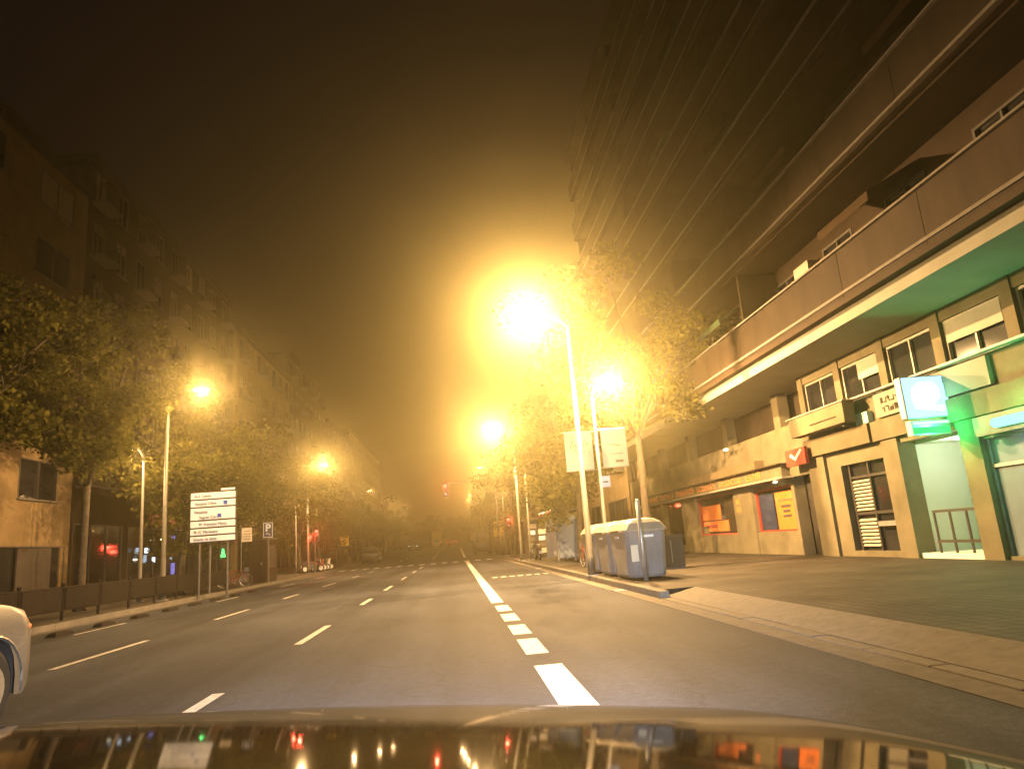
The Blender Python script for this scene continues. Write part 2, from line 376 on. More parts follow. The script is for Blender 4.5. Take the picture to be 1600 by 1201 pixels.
# ================================================================== street lamps
def lamp_post(tall, x, y, toward, label, power):
    z0 = PZ+gz(y)
    h, lh = (8.35, 8.2) if tall else (6.1, 5.95)
    reach = 1.28 if tall else .58
    t = empty('tall_lamp_post' if tall else 'low_lamp_post', (x, y, z0))
    tag(t, label, 'street lamp', 'tall lamps over the roadway' if tall else 'low lamps over the pavement')
    r1, r2 = (.095, .055) if tall else (.075, .045)
    MB().tube([(0, 0, 0), (0, 0, .5), (0, 0, .52), (0, 0, lh-.5)], [r1*1.25, r1*1.2, r1, r2], 10).build('pole', GREENM, t, smooth=True)
    MB().box(-.17, .17, -.17, .17, 0, .03).build('base_plate', METAL, t)
    s = toward
    pts = [(s*(reach-.25)*(i/5.0)**1.3, 0, lh-.5+.5*sin(pi/2*i/5.0)) for i in range(6)]
    MB().tube(pts, [r2, r2*.9, r2*.85, r2*.8, r2*.75, r2*.7], 8).build('arm', GREENM, t, smooth=True)
    L = .36 if tall else .26
    c = s*reach
    loops = []
    for k, (dx, hw, top) in enumerate(((-L, .06, .05), (-L*.6, .15, .085), (0, .19, .10), (L*.6, .17, .08), (L, .07, .035))):
        loops.append([(c+dx*s, -hw, lh), (c+dx*s, -hw*.7, lh+top*.8), (c+dx*s, 0, lh+top), (c+dx*s, hw*.7, lh+top*.8), (c+dx*s, hw, lh)])
    MB().loft(loops).build('luminaire', GREENM, t, smooth=True)
    sk_ = MB(); n_ = 20
    e_ = lambda ra, rb, zz: [(c+ra*cos(2*pi*q/n_), rb*sin(2*pi*q/n_), zz) for q in range(n_)]
    sk_.loft([e_(L*.92, .2, lh+.03), e_(L*.94, .21, lh-.055), e_(L*.9, .198, lh-.055), e_(L*.88, .19, lh+.02)], cap=False)
    sk_.build('cutoff_skirt', GREENM, t, smooth=True)  # rim added to keep lamp light off the upper facades
    MB().sphere((c+.04*s, 0, lh-.012), .26 if tall else .19, .16 if tall else .14, .02, 12, 8).build('lamp_glass', LENS_S, t, smooth=True)
    point('lamp_light', (c+.02*s, 0, lh-.075), SODIUM, power, .05, t)
NTH = ['', 'second', 'third', 'fourth', 'fifth', 'sixth', 'seventh']
for i, y in enumerate((-1, 21.4, 44, 66, 88, 110, 134)):
    yy = y
    w = ['beside the camera, out of the picture', 'beside the two hanging banners and the bins', 'by the bus shelter', 'just past the mast signal', 'in front of the far trees', 'far along the street', 'farthest along the street'][i]
    lamp_post(True, 3.98, yy, -1, f'tall street lamp on the bin side kerb, {w}', (1000, 27000, 18000, 1200, 900, 1100, 800)[i])
    lamp_post(False, 4.58, yy+.25, 1, f'low pavement lamp on the bin side, {w}', (400, 11500, 1800, 600, 500, 500, 400)[i])
for i, y in enumerate((2, 29, 56.5, 87, 118, 146)):
    w = ['out of the picture behind the camera', 'above the railing next to the direction sign', 'next to the twin red signals', 'beyond the parked motorbikes', 'far along the street', 'farthest along the street'][i]
    lamp_post(True, -11.26, y, 1, f'tall street lamp on the railing side kerb, {w}', (300, 4200, 7000, 800, 800, 600)[i])
    lamp_post(False, -12.22, y+.25, -1, f'low pavement lamp on the railing side, {w}', (150, 1300, 900, 400, 400, 300)[i])
# wall-side lamp among the left trees
lamp_post(False, -16.2, 66, -1, 'small lamp on a curved pole in front of the yellow lit wall', 1800)

# ================================================================== buildings
def window_proto(w, h, side, frame_m, pane_m, mull=1, shutter=False):
    """mesh pair; local origin at the window's middle, on the wall face; side=-1 looks to -X"""
    f = MB(); t = .06; d0, d1 = (.02*side, -.10*side)
    f.box(d0, d1, -w/2, -w/2+t, -h/2, h/2); f.box(d0, d1, w/2-t, w/2, -h/2, h/2)
    f.box(d0, d1, -w/2+t, w/2-t, h/2-t, h/2); f.box(d0, d1, -w/2+t, w/2-t, -h/2, -h/2+t)
    for k in range(mull):
        c = -w/2 + (k+1)*w/(mull+1); f.box(d0-.01*side, d1, c-.025, c+.025, -h/2+t, h/2-t)
    p = MB().box(-.06*side, -.09*side, -w/2+t*.6, w/2-t*.6, -h/2+t*.6, h/2-t*.6)
    return f.mesh('window'), p.mesh('pane'), frame_m, pane_m
def put_window(proto, x, y, z, parent, pm=None, name='window'):
    o = obj(name, proto[0], proto[2], parent); o.location = (x, y, z)
    if pm is None:
        q = obj('pane', proto[1], proto[3], o)
    else:
        me = proto[1].copy(); me.materials.clear(); q = obj('pane', me, pm, o)
    return o
BLINDS = [mat('blind_grey', (.16, .15, .13), .8, .15, 6), mat('blind_cream', (.26, .22, .15), .8, .15, 6), mat('blind_brown', (.07, .05, .035), .8, .2, 6)]
def sill_mesh(w, side): return MB().box(0, .12*side, -w/2-.08, w/2+.08, -.05, 0).mesh('sill')
def facade(name, side, xf, y0, y1, h, g0, fl, ww, wh, pitch, wall_m, label, frame_m=FRAME, zb=None, balc=False, lit=(), depth=9, shop_m=None, cornice=True, base=1.0):
    """side=-1: building stands at +X and looks to -X.  Real openings: wall = piers + bands."""
    t = empty(name, (xf, y0, 0)); tag(t, label, 'building')
    s = side; L = y1-y0; z0 = PZ+gz((y0+y1)/2)-.1
    wall = MB()
    th = -.3*s                                 # wall goes back from the face
    n = max(1, int(L/pitch)); pw = L/n
    fh = (h-g0)/fl
    def band(a, b): wall.box(0, th, 0, L, z0+a, z0+b)
    # ground floor: shop bays
    nb = max(1, int(L/5.2)); bw = L/nb; sg = g0-1.05
    for k in range(nb+1):
        c = min(max(k*bw, .35), L-.35); wall.box(0, th, c-.35, c+.35, z0, z0+sg)
    band(sg, g0+.55)
    sp = window_proto(bw-.7, sg-.35, s, frame_m, shop_m or GLASS, 2)
    for k in range(nb):
        if k % 2 == 0 or True:
            wall.box(0, th, k*bw+.35+.0, (k+1)*bw-.35, z0, z0+.35)
            put_window(sp, xf*0, (k+.5)*bw, z0+.35+(sg-.35)/2, t, name='shop_window')
    wp = window_proto(ww, wh, s, frame_m, GLASS, 1); sm = sill_mesh(ww, s)
    bal = None
    for f in range(fl):
        zb_ = g0+f*fh+.55+.35; zt = zb_+wh
        band(g0+f*fh+.55, zb_)
        for k in range(n+1):
            a = max(0, (k-.5)*pw+ww/2) if k > 0 else 0
            b = min(L, (k+.5)*pw-ww/2) if k < n else L
            if k == 0: a, b = 0, pw/2-ww/2
            elif k == n: a, b = L-pw/2+ww/2, L
            wall.box(0, th, a, b, z0+zb_, z0+zt)
        top = g0+(f+1)*fh+.55 if f < fl-1 else h
        band(zt, top)
        for k in range(n):
            wy = (k+.5)*pw; wz = z0+zb_+wh/2
            pm = None
            if (f, k) in lit: pm = LITWIN
            w = put_window(wp, 0, wy, wz, t, pm)
            so = obj('sill', sm, STONE, w); so.location = (0, 0, -wh/2)
            rv = rnd.random()
            if rv < .55 and y0 < 100:
                hh = wh*rnd.choice((.25, .4, .6, .95))
                MB().box(-.055*s, -.03*s, -ww/2+.062, ww/2-.062, wh/2-.062-hh*.93, wh/2-.062).build('roller_blind', BLINDS[int(rv*100) % 3], w)
            if balc and k % 2 == 0:
                if bal is None:
                    b_ = MB(); b_.box(0, .75*s, -ww/2-.3, ww/2+.3, -.14, 0)
                    bal = b_.mesh('balcony_slab')
                    r_ = MB()
                    W2 = ww/2+.26
                    r_.box(.70*s, .72*s, -W2, W2, .95, 1.0); r_.box(.70*s, .72*s, -W2, W2, .06, .1)
                    for q in range(int(W2*2/.13)): r_.box(.70*s, .715*s, -W2+q*.13, -W2+q*.13+.02, .1, .95)
                    for e in (-W2, W2-.02):
                        r_.box(0, .7*s, e, e+.02, .95, 1.0)
                        for q in range(5): r_.box((.05+q*.13)*s, (.07+q*.13)*s, e, e+.02, 0, .95)
                    railm = r_.mesh('balcony_railing')
                bo = obj('balcony_slab', bal, STONE, t); bo.location = (0, wy, z0+zb_-.12)
                ro = obj('balcony_railing', railm, DKMET, bo)
    wall.build('wall', wall_m, t)
    MB().box(-.32*s, -depth*s, 0, L, z0, z0+h-.4).build('core', DARKW, t)
    rf = MB(); rf.box(.35*s if cornice else .05*s, -depth*s, -.05, L+.05, z0+h, z0+h+.28); rf.box(.18*s, -.1*s, 0, L, z0+h-.2, z0+h-.002)
    rf.build('roof', GREYW, t)
    return t

# ---- the near right block: shops below, deep overhang, banded balconies above
NB0, NB1 = 3.0, 45.0
nb = empty('apartment_block', (0, 0, 0))
tag(nb, 'large brown apartment block with banded balconies overhanging the lit shops', 'building')
w = MB()
X0, X1 = RF, RF+.4
def wb(y0, y1, z0, z1, x0=X0, x1=X1): w.box(x0, x1, y0, y1, z0, z1)
wb(NB0, 9.0, PZ, 3.15)
wb(9.0, 14.2, PZ, .22); wb(9.0, 14.2, 2.66, 3.15)
wb(14.2, 14.78, PZ, 3.15, X0-.08)
wb(14.78, 17.0, 3.0, 3.15)
wb(17.0, 17.68, PZ, 3.15, X0-.08)
wb(17.68, 19.92, PZ, .3); wb(17.68, 19.92, 2.72, 3.15)
wb(19.92, 20.65, PZ, 3.15); wb(20.65, 21.62, PZ, 3.15, X0-.1)
wb(21.62, 23.0, 2.7, 3.15)
wb(23.0, 23.22, PZ, 3.15); wb(23.22, 26.42, PZ, .93); wb(23.22, 26.42, 2.47, 3.15)
wb(26.42, 28.25, PZ, 3.15, X0-.05); wb(28.25, 32.95, PZ, .9); wb(28.25, 32.95, 2.6, 3.15)
wb(32.95, 35.0, PZ, 3.15, X0-.05)
wb(35.0, 45.0, PZ, .5); wb(35.0, 45.0, 2.6, 3.15)
for y in (38.2, 41.6, 44.6): wb(y, y+.4, .5, 2.6)
wb(NB0, NB1, 3.152, 4.42)                           # spandrel over the shops
for y in [NB0, 6.0, 8.2, 10.4, 12.6, 14.8, 17.0, 19.2, 21.4]: wb(y, y+.32, 4.42, 5.8, X0+.02)
wb(NB0, 21.7, 5.5, 5.8, X0+.05)
for y in (24.5, 29.5, 34.5, 39.5, 44.6): wb(y-.25, y+.25, 4.42, 5.8, X0+.5, X1+.5)
w.build('wall', CREAM, nb)
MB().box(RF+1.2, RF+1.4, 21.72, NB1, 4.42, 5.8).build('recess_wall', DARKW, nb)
MB().box(RF+.44, RF+1.6, 21.65, 22.98, PZ, 2.7).build('dark_doorway', DKMET, nb)
# overhang
MB().box(9.62, RF+1.5, NB0, NB1, 5.802, 6.2).build('overhang', SOFF, nb)
MB().box(9.36, 9.6, NB0, NB1, 6.12, 6.26).build('overhang_lip', BROWN, nb)
UZ = [6.262+3.0*i for i in range(7)]
PAN_MES = []
for q_, c_ in enumerate(((.030, .021, .014), (.036, .026, .017), (.025, .018, .012))):
    m_ = MB().box(0, .038, .006, 2.994, .005, 1.14).mesh('parapet_panel')
    m_.materials.append(mat('parapet_stone_%d' % q_, c_, .8, .4, 1.2, .2, 20, stretch=(1, 1, .25))); PAN_MES.append(m_)
PAN_ME = PAN_MES[0]
for i, z in enumerate(UZ):
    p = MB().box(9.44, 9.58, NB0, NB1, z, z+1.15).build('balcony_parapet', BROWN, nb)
    for k in range(14):
        q = obj('parapet_panel', PAN_ME, None, p); q.location = (9.4+rnd.uniform(-.006, .006), NB0+k*3.0, z)
        q.data = PAN_MES[rnd.randrange(3)]
    MB().box(9.33, 9.62, NB0, NB1, z+1.152, z+1.20).build('coping', STONE, p)
    MB().box(9.37, 9.398, NB0, NB1, z+.10, z+.17).build('moulding', STONE, p)
    if i: MB().box(9.6, 10.9, NB0, NB1, z-.05, z+.16).build('balcony_slab', BROWN, nb)
    # balcony dividers
    for k in range(8):
        y = NB0+.2+k*5.9
        if 20 < y < NB1: MB().box(9.6, 10.85, y, y+.14, z+.18, z+2.9).build('balcony_divider', BROWN, nb)
AWN = [mat('awning_green', (.03, .06, .03), .9, .2, 3), mat('awning_ochre', (.035, .022, .012), .9, .2, 3)]
for i, k in ((0, 3), (0, 6), (1, 2), (1, 4), (1, 8), (2, 5), (2, 9), (3, 3), (3, 7), (4, 6)):
    y = NB0+k*3.0+1.6; z = UZ[i]
    MB().add([(10.88, y, z+2.75), (10.88, y+2.2, z+2.75), (9.5, y+2.2, z+2.0), (9.5, y, z+2.0), (9.5, y, z+1.78), (9.5, y+2.2, z+1.78), (10.86, y, z+2.72), (10.86, y+2.2, z+2.72), (9.52, y+2.2, z+1.98), (9.52, y, z+1.98)],
             [(0, 1, 2, 3), (3, 2, 5, 4), (6, 9, 8, 7)]).build('awning', AWN[(i+k) % 2], nb)
ac_me = MB().box(0, .32, 0, .85, 0, .6).mesh('air_conditioner')
for i, k in ((0, 5), (1, 1), (1, 7), (2, 3), (3, 5)):
    o = obj('air_conditioner', ac_me, FRAMEL, nb); o.location = (10.56, NB0+k*3.0+.3, UZ[i]+1.7)
uw = MB(); WPz = window_proto(1.5, 2.1, -1, FRAME, GLASS, 1)
for i, z in enumerate(UZ):
    uw.box(10.9, 11.2, NB0, NB1, z+2.45, z+3.0); uw.box(10.9, 11.2, NB0, NB1, z, z+.34)
    for k in range(14):
        y = NB0+k*3.0; uw.box(10.9, 11.2, y, y+1.5, z+.34, z+2.45)
        pm = LITWIN if (i, k) in ((2, 9), (4, 5)) else None
        if k < 14: put_window((WPz[0], WPz[1], FRAME, GLASS), 10.9, y+2.25, z+1.395, nb, pm)
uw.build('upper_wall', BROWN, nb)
MB().box(9.3, 22, NB0-.1, NB1+.1, UZ[-1]+3.0, UZ[-1]+3.4).build('roof', GREYW, nb)
MB().box(11.9, 22, NB1-.02, NB1+.3, 0, UZ[-1]+3.0).build('end_wall', BROWN, nb)
# mezzanine windows
mz = window_proto(1.86, 1.06, -1, FRAMEL, GLASS, 1)
bl_ = mat('blind', (.36, .36, .3), .8, .1, 3)
for i, y in enumerate([3.32, 6.32, 8.52, 10.72, 12.92, 15.12, 17.32, 19.52]):
    ww_ = 1.86 if i else 2.66
    o = put_window(mz, X0+.12, y+ww_/2, 4.96, nb, None, 'mezzanine_window')
    if i in (3, 4, 6): MB().box(-.03, -.045, -.85, .1 if i != 4 else .85, .0 if i != 3 else -.3, .5).build('blind', bl_, o)
# shop with louvre door
d = MB(); d.box(X0+.16, X0+.2, 17.7, 19.9, .3, 2.72); dg = d.build('shop_glazing', GLASS, nb)
fr = MB()
for y in (17.68, 18.68, 19.62): fr.box(X0+.08, X0+.158, y, y+.07, .3, 2.72)
fr.box(X0+.09, X0+.157, 17.75, 19.62, 1.28, 1.36); fr.box(X0+.09, X0+.157, 17.75, 19.62, 2.3, 2.37)
fr.build('door_frame', DKMET, dg)
slat_me = MB().add([(X0+.07, 18.76, 0), (X0+.07, 19.61, 0), (X0+.125, 19.61, .062), (X0+.125, 18.76, .062), (X0+.08, 18.76, -.006), (X0+.08, 19.61, -.006), (X0+.135, 19.61, .056), (X0+.135, 18.76, .056)],
                   [(0, 1, 2, 3), (4, 7, 6, 5), (0, 4, 5, 1), (2, 6, 7, 3), (0, 3, 7, 4), (1, 5, 6, 2)]).mesh('slat')
for z in [1.4+.098*k for k in range(9)] + [.42+.098*k for k in range(8)]:
    o = obj('slat', slat_me, FRAMEL, dg); o.location = (0, 0, z)
MB().box(X0+.02, X0+.15, 17.72, 18.6, .95, 1.08).build('push_bar', METAL, dg)
# lit cash lobby
rc = MB(); rc.box(13.0, 13.1, 14.78, 17.0, PZ, 3.0); rc.box(X1+.002, 13.0, 14.6, 14.779, PZ, 3.0); rc.box(X1+.002, 13.0, 17.001, 17.18, PZ, 3.0); rc.box(X1+.002, 13.0, 14.78, 17.0, 2.92, 3.0); rc.box(X0, 13.0, 14.78, 17.0, PZ, PZ+.12)
LOB = mat('lobby_white', (.72, .74, .66), .6, .05, 1.5)
lob = rc.build('lobby', LOB, nb)
MB().box(12.96, 12.995, 15.1, 16.2, .9, 2.1).build('cash_machine', GLASSB, lob)
MB().sphere((12.2, 15.9, 2.9), .14, .14, .03).build('ceiling_lamp', emit('lobby_lamp', (1, 1, .86), 14), lob)
point('lobby_light', (12.2, 15.9, 2.7), (.90, 1.0, .74), 42, .12, lob)
rl = MB()
for z in (.5, 1.2): rl.box(X0+.1, X0+.15, 14.8, 16.45, z, z+.06)
for y in (14.8, 15.3, 15.85, 16.4): rl.box(X0+.105, X0+.145, y, y+.045, .26, 1.2)
rl.build('railing', DKMET, nb)
# bluish glass bay
MB().box(X0+.1, X0+.14, 9.0, 14.2, .22, 2.66).build('blue_glass_bay', GLASSB, nb)
gb = MB()
for y in (9.0, 10.3, 11.6, 12.9, 14.13): gb.box(X0+.04, X0+.098, y, y+.07, .22, 2.66)
gb.box(X0+.05, X0+.097, 9.07, 14.13, 2.05, 2.12); gb.build('bay_frame', METAL, nb)
point('bay_light', (X0-.35, 12.4, 2.62), (.68, .82, 1.0), 44, .12, nb)
# fascia boards of the shops
fb = MB().box(X0-.14, X0-.003, 9.0, 17.9, 3.16, 3.68).build('fascia_board', CREAM, nb)
MB().box(X0-.2, X0-.003, 17.95, 21.55, 3.16, 3.68).build('fascia_board', CREAM2, nb)
MB().box(X0-.16, X0-.003, 17.9, 18.5, 3.69, 4.0).build('teal_panel', TEALP, nb)
MB().box(X0-.22, X0-.003, 9.0, 21.6, 4.424, 4.47).build('ledge', FRAMEL, nb)
gl2 = MB().box(X0-.10, X0-.003, 13.5, 17.6, 3.74, 4.36).build('lettered_board', SOFF, nb)
for k, (a, b) in enumerate(((14.9, 17.3), (15.3, 17.3))):
    gx = MB(); y = b
    rr = random.Random(4+k)
    while y > a:
        lw = rr.uniform(.08, .15); z = 4.15-.24*k
        gx.box(X0-.112, X0-.1005, y-lw, y-lw+.025, z-.07, z+.07); gx.box(X0-.112, X0-.1005, y-lw+.027, y, z+rr.choice((-.07, 0, .05)), z+rr.choice((-.05, .02, .07))+.012)
        y -= lw+.05
    gx.build('lettering', BROWN2, gl2)
# red and orange shop
rs = MB().box(X0-.3, X0-.003, 23.1, 42, 2.74, 3.14).build('fascia_board', CREAM, nb)
MB().box(X0-.42, X0-.003, 22.9, 42, 2.68, 2.736).build('awning_edge', FRAMEL, rs)
MB().box(X0-.36, X0-.003, 25.0, 36.4, 3.2, 3.5).build('upper_fascia', SANDW, rs)
MB().box(X0-.45, X0-.003, 23.0, 42, 3.15, 3.19).build('fascia_ledge', BROWN2, rs)
rr = random.Random(12)
y = 40.5; k = 0
while y > 25.0:                                     # orange lettering, one mesh per letter
    lw = rr.choice((.22, .26, .32)); hh = rr.choice((.24, .24, .3))
    g = MB(); xa, xb = X0-.315, X0-.302; z = 2.83
    st = rr.randrange(4)
    g.box(xa, xb, y-.07, y, z, z+hh)
    if st == 0: g.box(xa, xb, y-lw, y-.072, z, z+.06); g.box(xa, xb, y-lw, y-.072, z+hh-.06, z+hh)
    elif st == 1: g.box(xa, xb, y-lw, y-lw+.07, z, z+hh*.8); g.box(xa, xb, y-lw+.072, y-.072, z+hh*.6, z+hh*.8)
    elif st == 2: g.box(xa, xb, y-lw, y-lw+.07, z, z+.2); g.box(xa, xb, y-lw+.072, y-.072, z, z+.06); g.box(xa, xb, y-lw+.072, y-.072, z+.16, z+.2)
    else: g.box(xa, xb, y-lw, y-.072, z, z+.06); g.box(xa, xb, y-lw*.8, y-.072, z+.1, z+.15)
    g.build('letter', ORLET, rs)
    y -= lw+.09; k += 1
    if k % 7 == 0: y -= .38
for (a, b, z0_, z1_) in ((23.22, 26.42, .93, 2.47), (28.25, 32.95, .9, 2.6)):
    g = MB().box(X0+.2, X0+.24, a, b, z0_, z1_).build('shop_window', GLASS, nb)
    q = MB(); q.box(X0+.12, X0+.198, a, a+.06, z0_, z1_); q.box(X0+.12, X0+.198, b-.06, b, z0_, z1_); q.box(X0+.12, X0+.198, a+.06, b-.06, z1_-.06, z1_); q.box(X0+.12, X0+.198, a+.06, b-.06, z0_, z0_+.06)
    q.build('frame', REDP, g)
def poster(a, b, z0_, z1_, m, x=X0+.185): return MB().box(x, x+.012, a, b, z0_, z1_).build('poster', m, nb)
p1 = poster(23.4, 24.95, .99, 2.3, ORANGE)
for k, s_ in enumerate((.7, .5, .6)):
    MB().box(X0+.17, X0+.1845, 24.15-s_/2, 24.15+s_/2, 1.75-k*.17, 1.83-k*.17).build('print', INK, p1)
MB().box(X0+.17, X0+.1845, 23.6, 24.7, 1.98, 2.03).build('print', CREAM, p1)
poster(25.1, 26.3, 1.0, 2.3, NAVY)
p2 = poster(30.4, 32.8, 1.55, 2.2, ORANGE); p3 = poster(29.6, 32.7, 1.05, 1.5, ORANGE, X0+.165)
MB().box(X0+.15, X0+.1645, 30.9, 32.3, 1.22, 1.36).build('print', REDP, p3)
poster(28.5, 29.9, 1.0, 2.4, BROWN2); poster(32.0, 32.9, .97, 1.3, CREAM, X0+.15)
cp = MB().box(X0-.065, X0-.052, 27.4, 28.1, 1.6, 2.4).build('poster', CREAM, nb)
MB().box(X0-.075, X0-.066, 27.55, 27.95, 1.75, 1.95).build('print', ORANGE, cp)
MB().box(X0-.075, X0-.066, 27.55, 27.95, 2.05, 2.25).build('print', ORANGE, cp)
for k, (a, b) in enumerate(((35.05, 38.15), (38.65, 41.55), (42.05, 44.55))):
    MB().box(X0+.2, X0+.24, a, b, .5, 2.6).build('shop_window', GLASS, nb)
MB().sphere((11.05, 27.5, 4.25), .1, .16, .05).build('wall_lamp', WARMW, nb)
MB().sphere((11.2, 23.9, 2.62), .05, .16, .04).build('spot_lamp', WARMW, nb)
# signs on the block (things of their own)
ps = MB().box(10.82, 11.17, 18.3, 21.5, 3.8, 4.38).build('sign_box', CREAM, None, bevel=.02)
tag(ps, 'blank cream sign box above the louvred shop door', 'sign')
MB().box(10.78, 11.2, 18.2, 21.62, 4.384, 4.415).build('cover_strip', FRAMEL, ps)
MB().box(10.812, 10.819, 18.7, 20.2, 4.0, 4.04).build('print', BROWN2, ps)
MB().box(10.95, 11.39, 18.6, 18.68, 3.72, 3.798).build('bracket', DKMET, ps)
bs = empty('lit_sign', (0, 0, 0)); tag(bs, 'glowing pale blue square sign projecting above the cash lobby', 'sign')
MB().box(10.28, 11.38, 14.9, 15.12, 3.3, 4.28).build('casing', METAL, bs, bevel=.03)
MB().box(10.31, 11.35, 14.885, 14.897, 3.33, 4.25).build('sign_face', SIGNB, bs)
lg = MB(); pts = []
prof = [(-.30, -.26), (.36, -.34), (.37, -.24), (.12, -.2), (.30, -.02), (.30, .18), (.18, .33), (-.12, .34), (-.31, .22), (-.36, 0)]
lg.loft([[(10.84+a, 14.868, 3.79+b) for a, b in prof], [(10.84+a, 14.884, 3.79+b) for a, b in prof]]); lg.build('emblem', SIGNW, bs)
gs = empty('lit_sign', (0, 0, 0)); tag(gs, 'small green lit sign bar hanging below the blue square sign', 'sign')
MB().box(10.36, 11.3, 14.92, 15.1, 2.93, 3.26).build('casing', METAL, gs)
MB().box(10.40, 11.26, 14.905, 14.917, 2.96, 3.10).build('sign_face', SIGNG, gs)
MB().box(10.40, 11.26, 14.905, 14.917, 3.17, 3.23).build('sign_face', emit('green_white', (.5, 1, .65), 2.2), gs)
point('sign_glow', (10.8, 14.75, 3.05), (.05, 1.0, .24), 150, .2, gs)
ns = empty('neon_sign', (0, 0, 0)); tag(ns, 'cyan green neon sign over the bluish glass bay', 'sign')
MB().box(11.1, 11.258, 9.6, 14.0, 2.7, 3.1).build('casing', DKMET, ns)
ng = MB()
ng.tube([(11.07, 13.42, 2.9), (11.07, 13.36, 2.9), (11.07, 9.9, 2.9), (11.07, 9.84, 2.9)], [.06, .1, .1, .06], 12)
ng.build('neon_tube', SIGNC, ns)
point('neon_glow', (10.75, 12.4, 2.95), (.06, 1.0, .28), 120, .2, ns)
tk = MB().box(10.98, 11.09, 21.1, 22.4, 2.98, 3.5).build('sign_board', REDP); tag(tk, 'dark red sign with a pale teal tick between the two shops', 'sign')
MB().add([(10.97, 22.1, 3.3), (10.97, 21.75, 3.12), (10.97, 21.25, 3.42), (10.97, 21.35, 3.46), (10.97, 21.75, 3.24), (10.97, 22.0, 3.38), (10.976, 22.1, 3.3), (10.976, 21.75, 3.12), (10.976, 21.25, 3.42), (10.976, 21.35, 3.46), (10.976, 21.75, 3.24), (10.976, 22.0, 3.38)],
         [(0, 1, 4, 5), (1, 2, 3, 4), (6, 11, 10, 7), (7, 10, 9, 8), (0, 6, 7, 1), (1, 7, 8, 2), (2, 8, 9, 3), (3, 9, 10, 4), (4, 10, 11, 5), (5, 11, 6, 0)]).build('tick_mark', TEALP, tk)

# ---- other blocks, right
facade('apartment_block', -1, RF, 45.4, 59.6, 22, 4.6, 6, 1.3, 1.9, 2.6, SANDW, 'sand coloured apartment block at the corner behind the bus shelter', balc=True, lit={(1, 2)})
facade('apartment_block', -1, RF, 74, 98, 23, 4.6, 6, 1.3, 1.9, 2.7, GREYW, 'grey block across the side street past the signals', balc=True, lit={(2, 5)})
facade('apartment_block', -1, RF, 98.4, 122, 20, 4.6, 5, 1.3, 1.8, 2.9, BROWN2, 'brown brick block second past the side street, bin side', lit={(1, 3)})
facade('apartment_block', -1, RF, 122.4, 150, 24, 4.6, 6, 1.3, 1.9, 3.0, SANDW, 'far sand block third past the side street, bin side', balc=True)
facade('apartment_block', -1, RF, 150.4, 190, 21, 4.6, 5, 1.4, 1.9, 3.4, GREYW, 'farthest grey block along the bin side of the street')
# ---- left blocks
lb = facade('apartment_block', 1, LF, 2, 35.3, 20.5, 2.6+1.1, 5, 2.9, 1.72, 5.4, OCHRE, 'ochre block with wide dark windows behind the railing', lit=(), shop_m=GLASS, depth=12)
facade('apartment_block', 1, LF-.3, 35.8, 59.5, 23, 4.8, 6, 1.25, 1.9, 2.6, BROWN2, 'dark brown block with lit shop windows behind the lamp poles', balc=True, lit={(2, 3)})
facade('apartment_block', 1, LF+.2, 60.2, 80, 21, 4.6, 5, 1.25, 1.9, 2.8, SANDW, 'yellow lit block behind the leaning bicycle and kiosk', balc=True)
facade('apartment_block', 1, LF, 80.4, 104, 24, 4.6, 6, 1.25, 1.9, 2.8, GREYW, 'grey block behind the yellow roadside board', balc=True, lit={(3, 2)})
facade('apartment_block', 1, LF, 104.4, 130, 20, 4.6, 5, 1.25, 1.9, 3.0, BROWN2, 'brown block fifth along the railing side', balc=True)
facade('apartment_block', 1, LF, 130.4, 180, 22, 4.6, 5, 1.4, 1.9, 3.6, SANDW, 'farthest sand block along the railing side')
# shop lights and banner on the brown left block
def thing_box(name, label, cat, x0, x1, y0, y1, z0, z1, m, bevel=.01):
    return tag(MB().box(x0, x1, y0, y1, z0, z1).build(name, m, None, bevel=bevel), label, cat)
rb = thing_box('hanging_banner', 'faded red banner on the brown block above the shop lights', 'banner', -17.55, -17.52, 43.0, 46.8, 3.85, 5.6, REDP)
for k in range(4): MB().box(-17.515, -17.51, 43.5, 46.2-.4*(k % 2), 5.2-k*.33, 5.3-k*.33).build('print', BROWN2, rb)
MB().tube([(-18.0, 42.8, 5.64), (-17.5, 42.8, 5.64), (-17.5, 47, 5.64), (-18.0, 47, 5.64)], .03, 6).build('banner_rail', METAL, rb)
aw = tag(MB().add([(-18.2, 36.2, 5.7), (-16.9, 36.2, 5.3), (-16.9, 42.4, 5.3), (-18.2, 42.4, 5.7), (-18.2, 36.2, 5.62), (-16.9, 36.2, 5.0), (-16.9, 42.4, 5.0), (-18.2, 42.4, 5.62)],
        [(0, 1, 2, 3), (4, 7, 6, 5), (0, 4, 5, 1), (1, 5, 6, 2), (2, 6, 7, 3), (3, 7, 4, 0)]).build('shop_awning', BROWN2), 'brown shop awning with a pale edge on the brown block', 'awning')
for k, (y, z, m, a, b) in enumerate(((43.0, 2.5, LITBLU, .55, .22), (44.1, 2.45, COOLW, .5, .3), (43.9, 2.0, LITBLU, .3, .4), (45.1, 1.9, COOLW, .35, .3), (48.0, 3.2, LITVIO, .6, .35), (48.1, 1.3, LITVIO, .5, .7), (47.8, 1.9, LITBLU, .3, .2), (46.2, 3.1, WARMW, .5, .08), (42.6, 1.95, WARMW, .4, .08))):
    words = ['pale blue', 'bright white', 'dim bluish', 'small white', 'violet round', 'violet upright', 'tiny pale', 'thin warm', 'low thin warm'][k]
    q = MB().box(-18.12, -18.05, y-a/2, y+a/2, z-b/2, z+b/2).build('shop_light', m, None, bevel=.02)
    tag(q, f'{words} lit panel in the shop window of the brown block', 'shop light', 'shop lights behind the lamp poles')
